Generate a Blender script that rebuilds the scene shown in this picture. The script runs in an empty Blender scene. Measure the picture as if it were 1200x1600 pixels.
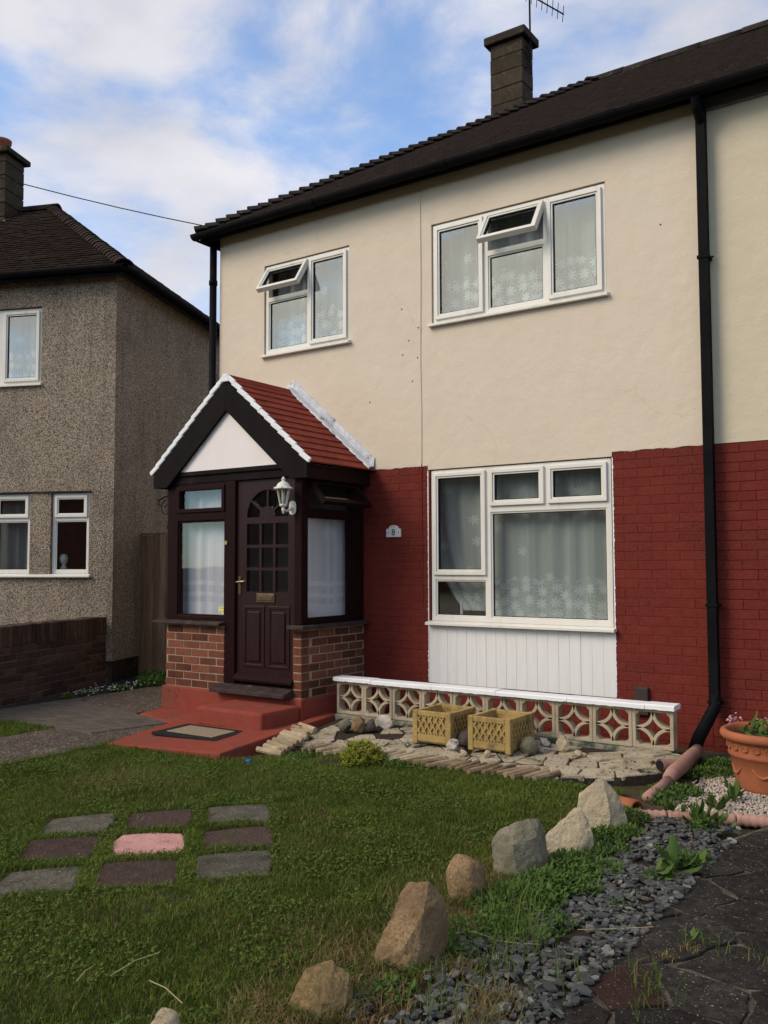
import bpy, math, random
import numpy as np
from mathutils import Vector, Matrix, noise as mnoise

R = math.radians
scene = bpy.context.scene
COL = scene.collection
random.seed(8)
rng = np.random.default_rng(8)

# ------------------------------------------------------------------ camera
cam_data = bpy.data.cameras.new('camera')
cam = bpy.data.objects.new('camera', cam_data)
COL.objects.link(cam)
yaw, pit, rol = R(34.507), R(3.343), R(-0.178)
fwd = Vector((-math.sin(yaw) * math.cos(pit), math.cos(yaw) * math.cos(pit), math.sin(pit)))
rgt = Vector((math.cos(yaw), math.sin(yaw), 0))
upv = rgt.cross(fwd)
r2 = rgt * math.cos(rol) + upv * math.sin(rol)
u2 = -rgt * math.sin(rol) + upv * math.cos(rol)
m = Matrix((r2, u2, -fwd)).transposed().to_4x4()
m.translation = Vector((4.492, -7.174, 1.45))
cam.matrix_world = m
cam_data.sensor_fit = 'VERTICAL'
cam_data.sensor_height = 24.0
cam_data.lens = 1402.7 / 1600 * 24.0
cam_data.clip_start = 0.05
cam_data.clip_end = 2000
scene.camera = cam

# ------------------------------------------------------------------ sky, sun, exposure
SUN_EL, SUN_AZ = R(37), R(214)        # azimuth clockwise from +Y: the light comes from front left
sun_dir = Vector((math.sin(SUN_AZ) * math.cos(SUN_EL), math.cos(SUN_AZ) * math.cos(SUN_EL), math.sin(SUN_EL)))
world = bpy.data.worlds.new('World')
scene.world = world
world.use_nodes = True
wt = world.node_tree
wt.nodes.clear()
def wn(t, **k):
    n = wt.nodes.new(t)
    for a, b in k.items(): setattr(n, a, b)
    return n
wl = wt.links.new
w_out = wn('ShaderNodeOutputWorld'); w_bg = wn('ShaderNodeBackground')
w_bg.inputs['Strength'].default_value = 0.1
sky = wn('ShaderNodeTexSky', sky_type='NISHITA')
sky.sun_disc = False
sky.sun_elevation = SUN_EL
sky.sun_rotation = SUN_AZ
sky.air_density = 1.0; sky.dust_density = 0.6; sky.ozone_density = 2.0
w_tc = wn('ShaderNodeTexCoord')
w_map = wn('ShaderNodeMapping'); w_map.inputs['Scale'].default_value = (1.0, 1.0, 1.9)
w_map.inputs['Location'].default_value = (3.1, 1.7, 0.4)
wl(w_tc.outputs['Generated'], w_map.inputs['Vector'])
n1 = wn('ShaderNodeTexNoise'); n1.inputs['Scale'].default_value = 4.0; n1.inputs['Detail'].default_value = 10; n1.inputs['Roughness'].default_value = 0.58; n1.inputs['Distortion'].default_value = 0.25
wl(w_map.outputs[0], n1.inputs['Vector'])
n2 = wn('ShaderNodeTexNoise'); n2.inputs['Scale'].default_value = 1.3; n2.inputs['Detail'].default_value = 4
wl(w_map.outputs[0], n2.inputs['Vector'])
w_add = wn('ShaderNodeMath', operation='ADD'); wl(n1.outputs['Fac'], w_add.inputs[0]); wl(n2.outputs['Fac'], w_add.inputs[1])
w_rmp = wn('ShaderNodeMapRange', interpolation_type='SMOOTHSTEP')
w_rmp.inputs['From Min'].default_value = 0.85; w_rmp.inputs['From Max'].default_value = 1.13
w_rmp.inputs['To Min'].default_value = 0.2; w_rmp.inputs['To Max'].default_value = 0.97
wl(w_add.outputs[0], w_rmp.inputs['Value'])
# clouds: pale lavender white, a little greyer where thick, warmer towards the sun
n3 = wn('ShaderNodeTexNoise'); n3.inputs['Scale'].default_value = 5.0; n3.inputs['Detail'].default_value = 7
wl(w_map.outputs[0], n3.inputs['Vector'])
w_cc = wn('ShaderNodeMix', data_type='RGBA')
w_cc.inputs['A'].default_value = (6.3, 6.4, 7.1, 1); w_cc.inputs['B'].default_value = (8.8, 8.6, 9.0, 1)
w_r3 = wn('ShaderNodeMapRange'); w_r3.inputs['From Min'].default_value = 0.35; w_r3.inputs['From Max'].default_value = 0.65
wl(n3.outputs['Fac'], w_r3.inputs['Value']); wl(w_r3.outputs[0], w_cc.inputs['Factor'])
w_dot = wn('ShaderNodeVectorMath', operation='DOT_PRODUCT'); w_dot.inputs[1].default_value = sun_dir
wl(w_tc.outputs['Generated'], w_dot.inputs[0])
w_rs = wn('ShaderNodeMapRange', interpolation_type='SMOOTHSTEP'); w_rs.inputs['From Min'].default_value = 0.2; w_rs.inputs['From Max'].default_value = 1.0
wl(w_dot.outputs['Value'], w_rs.inputs['Value'])
w_warm = wn('ShaderNodeMix', data_type='RGBA'); w_warm.inputs['B'].default_value = (13.0, 12.0, 9.6, 1)
wl(w_rs.outputs[0], w_warm.inputs['Factor']); wl(w_cc.outputs['Result'], w_warm.inputs['A'])
w_mix = wn('ShaderNodeMix', data_type='RGBA')
w_sat = wn('ShaderNodeMix', data_type='RGBA', blend_type='MULTIPLY'); w_sat.inputs['Factor'].default_value = 1.0
w_sat.inputs['B'].default_value = (1.5, 2.15, 2.6, 1)
wl(sky.outputs['Color'], w_sat.inputs['A'])
wl(w_rmp.outputs[0], w_mix.inputs['Factor']); wl(w_sat.outputs['Result'], w_mix.inputs['A']); wl(w_warm.outputs['Result'], w_mix.inputs['B'])
wl(w_mix.outputs['Result'], w_bg.inputs['Color']); wl(w_bg.outputs[0], w_out.inputs[0])

sun_data = bpy.data.lights.new('sun', 'SUN')
sun_data.energy = 2.4
sun_data.angle = R(28)                 # the sun is behind thin cloud: soft shadows
sun_data.color = (1.0, 0.85, 0.66)
sun = bpy.data.objects.new('sun', sun_data)
COL.objects.link(sun)
sun.rotation_euler = (-sun_dir).to_track_quat('-Z', 'Y').to_euler()
sun.location = (0, 0, 30)

scene.view_settings.view_transform = 'Standard'
scene.view_settings.look = 'None'
scene.view_settings.gamma = 1.0
scene.view_settings.exposure = 0.0
scene.render.engine = 'CYCLES'
scene.cycles.max_bounces = 8
scene.cycles.transparent_max_bounces = 16
scene.cycles.use_denoising = True

# ------------------------------------------------------------------ materials
M = {}
class NT:
    def __init__(s, name):
        s.m = bpy.data.materials.new(name); s.m.use_nodes = True
        s.t = s.m.node_tree; s.t.nodes.clear()
        s.out = s.n('ShaderNodeOutputMaterial')
    def n(s, t, **k):
        x = s.t.nodes.new(t)
        for a, b in k.items():
            if a.startswith('i_'): x.inputs[a[2:].replace('_', ' ')].default_value = b
            else: setattr(x, a, b)
        return x
    def l(s, a, b): s.t.links.new(a, b)
    def math(s, op, a, b=None, c=None, clamp=False):
        x = s.n('ShaderNodeMath', operation=op, use_clamp=clamp)
        for i, q in enumerate((a, b, c)):
            if q is None: continue
            if isinstance(q, (int, float)): x.inputs[i].default_value = q
            else: s.l(q, x.inputs[i])
        return x.outputs[0]
    def rng(s, v, a, b, c=0., d=1., smooth=True):
        x = s.n('ShaderNodeMapRange', interpolation_type='SMOOTHSTEP' if smooth else 'LINEAR')
        for k, q in zip(('From Min', 'From Max', 'To Min', 'To Max'), (a, b, c, d)): x.inputs[k].default_value = q
        s.l(v, x.inputs['Value']); return x.outputs[0]
    def mix(s, f, a, b, blend='MIX'):
        x = s.n('ShaderNodeMix', data_type='RGBA', blend_type=blend)
        for k, q in (('Factor', f), ('A', a), ('B', b)):
            if isinstance(q, (int, float)): x.inputs[k].default_value = q
            elif isinstance(q, tuple): x.inputs[k].default_value = (q[0], q[1], q[2], 1)
            else: s.l(q, x.inputs[k])
        return x.outputs['Result']
    def noise(s, vec, scale, detail=5, rough=.55, dist=0.):
        x = s.n('ShaderNodeTexNoise'); x.inputs['Scale'].default_value = scale
        x.inputs['Detail'].default_value = detail; x.inputs['Roughness'].default_value = rough; x.inputs['Distortion'].default_value = dist
        s.l(vec, x.inputs['Vector']); return x.outputs['Fac']

def pm(name, base, var=None, vs=6., rough=.8, bump=0., bs=80., bd=.01, rnd=0., metal=0., spec=.10, dirt=None, ds=1.5, dlo=.55, dhi=.75, speck=None, sps=120., splo=.66, stretch=None, coat=0., bump2=None, streak=None, crack=None, fine=None):
    """Procedural material in world space: fine colour noise, optional stains, specks, per-object tint, bump."""
    t = NT(name)
    geo = t.n('ShaderNodeNewGeometry'); vec = geo.outputs['Position']
    if stretch:
        mp = t.n('ShaderNodeMapping'); mp.inputs['Scale'].default_value = stretch; t.l(vec, mp.inputs['Vector']); vec = mp.outputs[0]
    var = var or tuple(c * .75 for c in base)
    col = t.mix(t.rng(t.noise(vec, vs, 7, .6), .3, .7), base, var)
    if dirt: col = t.mix(t.rng(t.noise(vec, ds, 8, .65), dlo, dhi), col, dirt)
    if fine: col = t.mix(t.rng(t.noise(vec, fine[0], 8, .7), .38, .64), col, fine[1])
    if streak:
        mp2 = t.n('ShaderNodeMapping'); mp2.inputs['Scale'].default_value = (7, 7, .55); t.l(vec, mp2.inputs['Vector'])
        fs = t.math('MULTIPLY', t.rng(t.noise(mp2.outputs[0], 1.6, 6, .6), .50, .78), t.rng(t.noise(vec, .8, 3, .5), .40, .62))
        col = t.mix(fs, col, streak)
    if crack:
        nv = t.n('ShaderNodeTexNoise'); nv.inputs['Scale'].default_value = 3.; nv.inputs['Detail'].default_value = 5; t.l(vec, nv.inputs['Vector'])
        av = t.n('ShaderNodeVectorMath', operation='MULTIPLY_ADD'); t.l(nv.outputs['Color'], av.inputs[0]); av.inputs[1].default_value = (.5, .5, .5); t.l(vec, av.inputs[2])
        vo = t.n('ShaderNodeTexVoronoi', feature='DISTANCE_TO_EDGE'); vo.inputs['Scale'].default_value = .8; t.l(av.outputs[0], vo.inputs['Vector'])
        col = t.mix(t.math('MULTIPLY', t.rng(vo.outputs['Distance'], .0015, .006, 1, 0), t.rng(t.noise(vec, .9, 2), .52, .6)), col, crack)
    if speck: col = t.mix(t.rng(t.noise(vec, sps, 2, .5), splo, splo + .05), col, speck)
    if rnd:
        oi = t.n('ShaderNodeObjectInfo')
        f = t.rng(oi.outputs['Random'], 0, 1, 1 - rnd, 1 + rnd, False)
        x = t.n('ShaderNodeVectorMath', operation='SCALE'); t.l(col, x.inputs[0]); t.l(f, x.inputs['Scale']); col = x.outputs[0]
    b = t.n('ShaderNodeBsdfPrincipled')
    t.l(col, b.inputs['Base Color'])
    t.l(t.rng(t.noise(vec, vs * 2, 4), .3, .7, max(rough - .1, .02), min(rough + .1, 1)), b.inputs['Roughness'])
    b.inputs['Metallic'].default_value = metal
    b.inputs['Specular IOR Level'].default_value = spec
    b.inputs['Coat Weight'].default_value = coat
    if bump:
        bn = t.n('ShaderNodeBump'); bn.inputs['Strength'].default_value = bump; bn.inputs['Distance'].default_value = bd
        t.l(t.noise(vec, bs, 10, .65), bn.inputs['Height'])
        if bump2:
            b2 = t.n('ShaderNodeBump'); b2.inputs['Strength'].default_value = bump2[0]; b2.inputs['Distance'].default_value = bump2[2]
            t.l(t.noise(vec, bump2[1], 3, .5), b2.inputs['Height']); t.l(bn.outputs[0], b2.inputs['Normal']); t.l(b2.outputs[0], b.inputs['Normal'])
        else: t.l(bn.outputs[0], b.inputs['Normal'])
    t.l(b.outputs[0], t.out.inputs[0])
    M[name] = t.m
    return t.m

pm('render', (.665, .56, .445), (.625, .525, .415), 3, .92, .30, 60, .008, dirt=(.575, .48, .375), ds=1.0, dlo=.52, dhi=.85, spec=.08, bump2=(.28, 7, .03), fine=(60, (.635, .535, .42)), crack=(.59, .495, .385))
pm('render_b', (.60, .52, .385), (.555, .48, .355), 3, .92, .30, 60, .008, dirt=(.50, .43, .315), ds=1.0, dlo=.52, dhi=.85, spec=.08, bump2=(.28, 7, .03), fine=(60, (.565, .49, .36)))
pm('red_paint', (.142, .0205, .013), (.118, .0175, .0115), 5, .8, .5, 120, .004, rnd=.06, dirt=(.09, .0155, .012), ds=2.2, dlo=.46, dhi=.72, spec=.14, bump2=(.5, 20, .006), fine=(45, (.155, .028, .019)), speck=(.22, .06, .045), sps=30, splo=.735)
pm('red_paint_b', (.138, .0205, .0138), (.112, .0175, .012), 5, .8, .5, 120, .004, rnd=.06, dirt=(.092, .0165, .0125), ds=2.2, dlo=.48, dhi=.75, spec=.12, bump2=(.5, 20, .006), fine=(45, (.15, .028, .02)), speck=(.2, .055, .042), sps=30, splo=.74)
pm('red_step', (.29, .058, .036), (.235, .047, .030), 8, .88, .9, 80, .008, dirt=(.16, .06, .045), ds=2.6, dlo=.50, dhi=.64, spec=.06, speck=(.21, .17, .15), sps=60, splo=.70, fine=(20, (.23, .062, .045)), crack=(.08, .035, .028))
pm('upvc', (.72, .685, .62), (.68, .645, .58), 3, .4, dirt=(.50, .465, .40), ds=7, dlo=.56, dhi=.85, spec=.4, streak=(.52, .48, .41))
pm('white_paint', (.80, .79, .79), (.74, .735, .74), 6, .55, .3, 70, .004, dirt=(.58, .56, .53), ds=6, dlo=.64, dhi=.85)
pm('panel_white', (.74, .72, .70), (.69, .67, .65), 4, .55, .2, 40, .002, dirt=(.52, .5, .47), ds=3, dlo=.62, dhi=.85, stretch=(6, 6, .8))
pm('gable_white', (.80, .73, .70), (.76, .69, .66), 3, .6, .2, 40, .002, dirt=(.62, .56, .52), ds=2.2, dlo=.6, dhi=.85)
pm('gasket', (.012, .012, .013), rough=.6)
pm('black_plastic', (.006, .006, .007), (.009, .009, .010), 5, .55, .2, 30, .003, dirt=(.03, .028, .025), ds=3, dlo=.62, dhi=.84, spec=.03)
pm('fascia_black', (.008, .0075, .008), (.013, .012, .012), 4, .65, .3, 40, .003, dirt=(.035, .03, .027), ds=4, dlo=.58, dhi=.78, spec=.03)
pm('roof_tile', (.030, .021, .018), (.019, .014, .013), 9, .9, .5, 60, .006, dirt=(.05, .038, .030), ds=5, dlo=.58, dhi=.75, speck=(.14, .12, .10), sps=45, splo=.75, spec=.05)
pm('roof_tile_b', (.042, .028, .021), (.026, .018, .015), 9, .9, .5, 60, .006, dirt=(.06, .045, .034), ds=4, dlo=.56, dhi=.75, spec=.05)
pm('hip_tile', (.036, .027, .023), (.024, .019, .017), 12, .9, .5, 60, .006, dirt=(.07, .058, .046), ds=9, dlo=.55, dhi=.7, rnd=.18, spec=.05)
pm('porch_tile', (.235, .040, .022), (.18, .032, .019), 14, .8, .4, 90, .003, rnd=.12, dirt=(.10, .022, .016), ds=6, dlo=.58, dhi=.8, spec=.12)
pm('brown_wood', (.016, .0055, .0052), (.024, .008, .0075), 5, .5, .3, 30, .003, stretch=(8, 8, 1), dirt=(.035, .018, .016), ds=2.5, dlo=.58, dhi=.82, spec=.05, fine=(20, (.013, .0045, .0043)))
pm('door_brown', (.017, .005, .0048), (.025, .0075, .007), 6, .45, .2, 40, .002, stretch=(10, 10, 1), spec=.18)
pm('barge_black', (.011, .0085, .008), (.017, .013, .0125), 5, .65, .3, 30, .003, dirt=(.05, .04, .036), ds=5, dlo=.62, dhi=.8, spec=.03)
pm('sill_wood', (.035, .02, .02), (.06, .045, .04), 9, .6, .4, 60, .004, dirt=(.20, .18, .15), ds=9, dlo=.62, dhi=.7)
pm('brick', (.185, .062, .033), (.10, .038, .026), 16, .88, .6, 110, .006, rnd=.42, dirt=(.07, .042, .034), ds=7, dlo=.52, dhi=.72, spec=.08, fine=(55, (.13, .048, .03)))
pm('mortar', (.33, .26, .185), (.25, .195, .14), 12, .95, .6, 160, .004, dirt=(.18, .15, .12), ds=4)
pm('wall_brick', (.088, .045, .029), (.058, .032, .023), 14, .85, .6, 110, .006, rnd=.4, dirt=(.04, .032, .03), ds=5, dlo=.5, dhi=.75, spec=.2)
pm('wall_mortar', (.16, .13, .10), (.10, .082, .064), 10, .95, .5, 160, .004, dirt=(.06, .05, .045), ds=3)
pm('chimney_block', (.075, .056, .038), (.05, .038, .028), 8, .95, .8, 50, .015, rnd=.15, dirt=(.12, .095, .058), ds=11, dlo=.56, dhi=.68, spec=.05, fine=(40, (.045, .035, .026)))
pm('chimney_cap', (.05, .039, .031), (.032, .026, .022), 9, .95, .8, 45, .015, dirt=(.09, .072, .045), ds=10, dlo=.55, dhi=.68, spec=.05)
pm('lead', (.20, .20, .21), (.14, .14, .15), 8, .5, .4, 30, .005, metal=.3)
pm('flash_paint', (.62, .62, .63), (.48, .48, .49), 12, .42, .6, 25, .012, dirt=(.24, .24, .25), ds=7, dlo=.58, dhi=.68, metal=.15)
pm('terracotta', (.36, .115, .05), (.29, .09, .042), 7, .75, .3, 60, .004, dirt=(.40, .22, .14), ds=5, dlo=.6, dhi=.8, spec=.25)
pm('pot_red', (.25, .075, .04), (.18, .055, .035), 9, .85, .4, 50, .006, dirt=(.12, .06, .04), ds=8)
pm('screen_stone', (.47, .385, .27), (.39, .315, .22), 9, .95, .8, 110, .006, rnd=.07, dirt=(.23, .19, .135), ds=6, dlo=.50, dhi=.68, spec=.12, streak=(.24, .20, .15), fine=(60, (.38, .31, .215)))
pm('planter', (.42, .285, .105), (.345, .23, .088), 10, .95, .9, 90, .008, dirt=(.16, .12, .06), ds=6, dlo=.50, dhi=.68, spec=.06, speck=(.12, .10, .05), sps=70, splo=.68, streak=(.20, .145, .07))
pm('soil', (.035, .026, .02), (.055, .042, .032), 30, .95, .9, 60, .02, speck=(.13, .11, .09), sps=90, splo=.68)
pm('soil_dry', (.09, .07, .05), (.06, .045, .034), 25, .95, .9, 60, .02, speck=(.2, .17, .14), sps=90, splo=.66)
pm('ground_grass', (.055, .052, .022), (.075, .062, .03), 9, .95, .9, 60, .02, dirt=(.09, .075, .035), ds=2.2, dlo=.58, dhi=.74)
pm('drive', (.088, .066, .052), (.058, .044, .035), 9, .92, .7, 140, .006, dirt=(.12, .105, .09), ds=2.0, dlo=.56, dhi=.75, speck=(.42, .37, .31), sps=70, splo=.63)
pm('drive_pale', (.125, .102, .085), (.08, .064, .054), 5, .92, .6, 120, .006, dirt=(.06, .05, .045), ds=2.6, dlo=.5, dhi=.72, stretch=(1, 3.5, 1), speck=(.3, .27, .24), sps=85, splo=.68)
pm('slab_grey', (.175, .155, .122), (.10, .09, .072), 14, .95, 1., 50, .02, dirt=(.055, .062, .032), ds=6, dlo=.50, dhi=.62, rnd=.15, speck=(.30, .27, .22), sps=70, splo=.66, spec=.06, fine=(70, (.09, .08, .064)))
pm('slab_purple', (.108, .066, .056), (.066, .044, .038), 14, .95, 1., 50, .02, dirt=(.06, .062, .034), ds=6, dlo=.52, dhi=.66, rnd=.15, speck=(.2, .16, .135), sps=70, splo=.68, spec=.06, fine=(70, (.06, .042, .036)))
pm('slab_pink', (.57, .30, .27), (.48, .24, .215), 10, .92, .8, 60, .012, dirt=(.24, .16, .13), ds=8, dlo=.54, dhi=.68, spec=.08, speck=(.18, .11, .09), sps=60, splo=.66)
pm('crazy', (.030, .026, .023), (.052, .045, .039), 8, .95, 1., 70, .014, rnd=.25, dirt=(.085, .072, .058), ds=5, dlo=.54, dhi=.72, speck=(.26, .23, .19), sps=90, splo=.66, spec=.05, fine=(24, (.022, .02, .018)))
pm('crazy_red', (.055, .028, .025), (.038, .022, .02), 10, .95, 1., 70, .014, dirt=(.085, .065, .054), ds=5, speck=(.24, .2, .17), sps=90, splo=.67, spec=.05)
pm('crazy_mortar', (.135, .114, .09), (.07, .06, .047), 14, .95, 1., 90, .012, dirt=(.04, .042, .025), ds=5, dlo=.48, dhi=.62, speck=(.24, .21, .17), sps=80, splo=.64)
pm('flag', (.47, .40, .30), (.30, .25, .18), 7, .95, 1., 40, .025, rnd=.12, dirt=(.13, .105, .068), ds=7, dlo=.51, dhi=.64, speck=(.06, .065, .03), sps=26, splo=.63, fine=(30, (.42, .345, .245)), spec=.06)
pm('log', (.40, .315, .205), (.27, .20, .125), 6, .92, .8, 50, .008, rnd=.25, dirt=(.12, .085, .055), ds=9, dlo=.53, dhi=.70, spec=.06)
pm('log_dark', (.27, .195, .12), (.16, .11, .066), 6, .92, .8, 50, .008, rnd=.28, dirt=(.08, .055, .036), ds=9, dlo=.5, dhi=.70, spec=.06)
pm('rock_brown', (0.34, 0.225, 0.118), (0.17, 0.107, 0.06), 6, .95, .8, 45, .016, dirt=(0.36, 0.26, 0.15), ds=5, dlo=.52, dhi=.68, spec=.12, speck=(0.126, 0.083, 0.044), sps=70, splo=.66, fine=(85, (0.174, 0.115, 0.061)))
pm('rock_ochre', (0.30, 0.205, 0.088), (0.12, 0.083, 0.05), 6, .95, .8, 45, .016, dirt=(0.32, 0.23, 0.1), ds=5, dlo=.52, dhi=.68, spec=.12, speck=(0.108, 0.074, 0.032), sps=70, splo=.66, fine=(85, (0.149, 0.102, 0.043)))
pm('rock_grey', (0.25, 0.22, 0.155), (0.12, 0.11, 0.072), 6, .95, .8, 45, .016, dirt=(0.075, 0.085, 0.04), ds=5, dlo=.52, dhi=.68, spec=.12, speck=(0.113, 0.099, 0.07), sps=70, splo=.66, fine=(85, (0.155, 0.136, 0.096)))
pm('rock_cream', (.56, .455, .31), (.42, .335, .22), 6, .95, 1., 28, .03, dirt=(.22, .17, .11), ds=5, dlo=.56, dhi=.70, spec=.08, speck=(.2, .16, .1), sps=70, splo=.68, fine=(85, (.40, .32, .21)))
pm('rock_white', (.50, .45, .39), (.30, .26, .22), 16, .9, .9, 35, .02, dirt=(.16, .13, .11), ds=14, dlo=.55, dhi=.66)
pm('rock_dark', (.10, .08, .07), (.06, .05, .046), 10, .85, .7, 40, .015, dirt=(.18, .12, .08), ds=7)
def slatemat():
    t = NT('slate'); at = t.n('ShaderNodeAttribute'); at.attribute_name = 'tint'; geo = t.n('ShaderNodeNewGeometry')
    cr = t.n('ShaderNodeValToRGB'); el = cr.color_ramp.elements
    el[0].color = (.035, .037, .036, 1); el[1].color = (.24, .235, .215, 1); el[1].position = 1.
    for p_, c_ in ((.35, (.075, .08, .079, 1)), (.7, (.125, .13, .126, 1)), (.88, (.10, .085, .066, 1))): e = el.new(p_); e.color = c_
    t.l(at.outputs['Fac'], cr.inputs[0])
    col = t.mix(t.rng(t.noise(geo.outputs['Position'], 40, 6, .65), .4, .65), cr.outputs[0], t.mix(.5, cr.outputs[0], (.05, .045, .04)))
    b = t.n('ShaderNodeBsdfPrincipled'); t.l(col, b.inputs['Base Color']); b.inputs['Roughness'].default_value = .7; b.inputs['Specular IOR Level'].default_value = .15
    t.l(b.outputs[0], t.out.inputs[0]); M['slate'] = t.m
slatemat()
pm('gravel', (.52, .44, .37), (.32, .25, .20), 70, .85, spec=.3)
pm('pink_clay', (.42, .24, .185), (.33, .18, .14), 9, .85, .6, 60, .006, rnd=.1, dirt=(.24, .17, .13), ds=8, dlo=.56, dhi=.74)
def pebblemat():
    t = NT('pebble'); geo = t.n('ShaderNodeNewGeometry'); vec = geo.outputs['Position']
    vo = t.n('ShaderNodeTexVoronoi'); vo.inputs['Scale'].default_value = 100; t.l(vec, vo.inputs['Vector'])
    sp = t.n('ShaderNodeSeparateXYZ'); t.l(vo.outputs['Color'], sp.inputs[0])
    f = t.math('ADD', t.math('MULTIPLY', sp.outputs[0], .6), t.math('MULTIPLY', t.noise(vec, 60, 3, .6), .55))
    col = t.mix(t.rng(f, .28, .85), (.12, .09, .069), (.54, .435, .33))
    col = t.mix(t.rng(t.noise(vec, 1.1, 6, .6), .45, .8), col, t.mix(.5, col, (.10, .08, .066)))
    mp2 = t.n('ShaderNodeMapping'); mp2.inputs['Scale'].default_value = (5, 5, .4); t.l(vec, mp2.inputs['Vector'])
    col = t.mix(t.math('MULTIPLY', t.rng(t.noise(mp2.outputs[0], 1.3, 6, .6), .5, .8), .55), col, (.085, .068, .055))
    b = t.n('ShaderNodeBsdfPrincipled'); t.l(col, b.inputs['Base Color']); b.inputs['Roughness'].default_value = .95; b.inputs['Specular IOR Level'].default_value = .15
    bp = t.n('ShaderNodeBump'); bp.inputs['Strength'].default_value = .9; bp.inputs['Distance'].default_value = .02
    t.l(t.math('SUBTRACT', 1., vo.outputs['Distance']), bp.inputs['Height']); t.l(bp.outputs[0], b.inputs['Normal']); t.l(b.outputs[0], t.out.inputs[0]); M['pebble'] = t.m
pebblemat()
pm('fence_wood', (.27, .16, .095), (.17, .10, .06), 3, .85, .6, 20, .006, stretch=(9, 9, .7), rnd=.2, dirt=(.12, .08, .05), ds=3)
pm('metal_dark', (.015, .015, .016), rough=.5, metal=.4)
pm('alu', (.16, .16, .17), rough=.4, metal=.8)
pm('lantern', (.70, .67, .61), (.58, .55, .49), 30, .45, .3, 90, .003, dirt=(.30, .27, .22), ds=22, dlo=.58, dhi=.7)
pm('brass', (.50, .37, .17), (.4, .3, .14), 20, .35, metal=.85)
pm('old_brass', (.14, .10, .055), (.09, .065, .04), 20, .45, metal=.6)
pm('mat_rubber', (.016, .015, .015), (.028, .026, .024), 60, .9, .8, 120, .006)
pm('mat_coir', (.36, .27, .19), (.25, .185, .13), 90, .98, 1., 220, .008)
pm('plaque', (.72, .68, .62), (.66, .62, .56), 12, .4)
pm('plaque_ink', (.03, .03, .03), rough=.5)
pm('vent_brown', (.065, .045, .038), (.05, .036, .03), 10, .6)
pm('interior', (.16, .15, .14), rough=.9)
pm('interior_floor', (.09, .07, .055), rough=.8)
pm('yellow_print', (.60, .52, .05), (.55, .5, .06), 10, .4)
pm('white_print', (.75, .75, .72), rough=.4)
pm('green_card', (.01, .16, .06), rough=.5)
pm('blue_plastic', (.03, .12, .5), rough=.4)
pm('straw', (.40, .33, .17), (.30, .24, .12), 20, .9)
pm('flower_pink', (.62, .36, .40), (.5, .22, .27), 40, .8)
pm('flower_white', (.8, .8, .78), rough=.8)
pm('bark', (.06, .045, .032), rough=.9)
pm('algae', (.22, .20, .15), (.30, .27, .21), 14, .9, .8, 40, .02, dirt=(.035, .065, .045), ds=3.2, dlo=.46, dhi=.58, spec=.06)

def leafmat(name, c1, c2, c3, scale=3.):
    """Foliage: colour by a per-leaf tint attribute and a broad noise; some light comes through."""
    t = NT(name)
    at = t.n('ShaderNodeAttribute'); at.attribute_name = 'tint'
    geo = t.n('ShaderNodeNewGeometry')
    col = t.mix(at.outputs['Fac'], c1, c2)
    col = t.mix(t.rng(t.noise(geo.outputs['Position'], scale, 5, .6), .50, .72), col, c3)
    b = t.n('ShaderNodeBsdfPrincipled'); t.l(col, b.inputs['Base Color'])
    b.inputs['Roughness'].default_value = .65; b.inputs['Specular IOR Level'].default_value = .12
    tr = t.n('ShaderNodeBsdfTranslucent'); t.l(col, tr.inputs['Color'])
    mx = t.n('ShaderNodeMixShader'); mx.inputs[0].default_value = .25
    t.l(b.outputs[0], mx.inputs[1]); t.l(tr.outputs[0], mx.inputs[2]); t.l(mx.outputs[0], t.out.inputs[0])
    M[name] = t.m
leafmat('grass', (.056, .088, .012), (.155, .195, .034), (.115, .135, .030), 1.5)
leafmat('grass_tall', (.07, .12, .022), (.12, .17, .035), (.16, .15, .06), 5)
leafmat('grass_dry', (.26, .19, .08), (.16, .11, .05), (.11, .08, .04), 6)
leafmat('weed', (.055, .105, .022), (.10, .16, .035), (.05, .085, .02), 4)
leafmat('clover', (.046, .080, .012), (.12, .165, .030), (.07, .10, .018), 3)
leafmat('shrub', (.17, .20, .025), (.34, .33, .05), (.12, .17, .03), 9)

def glassmat(name, base, gain, tint=(1, 1, 1)):
    t = NT(name)
    lw = t.n('ShaderNodeLayerWeight'); lw.inputs['Blend'].default_value = .5
    f = t.math('MULTIPLY_ADD', t.math('POWER', lw.outputs['Facing'], 3.5), gain, base)
    tp = t.n('ShaderNodeBsdfTransparent'); tp.inputs['Color'].default_value = (*tint, 1)
    gl = t.n('ShaderNodeBsdfGlossy'); gl.inputs['Roughness'].default_value = .02; gl.inputs['Color'].default_value = (.95, .97, 1, 1)
    geo = t.n('ShaderNodeNewGeometry'); bp = t.n('ShaderNodeBump'); bp.inputs['Strength'].default_value = .06; bp.inputs['Distance'].default_value = .02
    t.l(t.noise(geo.outputs['Position'], 1.7, 2), bp.inputs['Height']); t.l(bp.outputs[0], gl.inputs['Normal'])
    mx = t.n('ShaderNodeMixShader'); t.l(f, mx.inputs[0]); t.l(tp.outputs[0], mx.inputs[1]); t.l(gl.outputs[0], mx.inputs[2])
    t.l(mx.outputs[0], t.out.inputs[0]); M[name] = t.m
glassmat('glass', .16, .8, (.93, .96, .95))
glassmat('glass_porch', .03, .5, (.95, .96, .96))
glassmat('glass_lamp', .08, .6, (.80, .78, .70))

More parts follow.
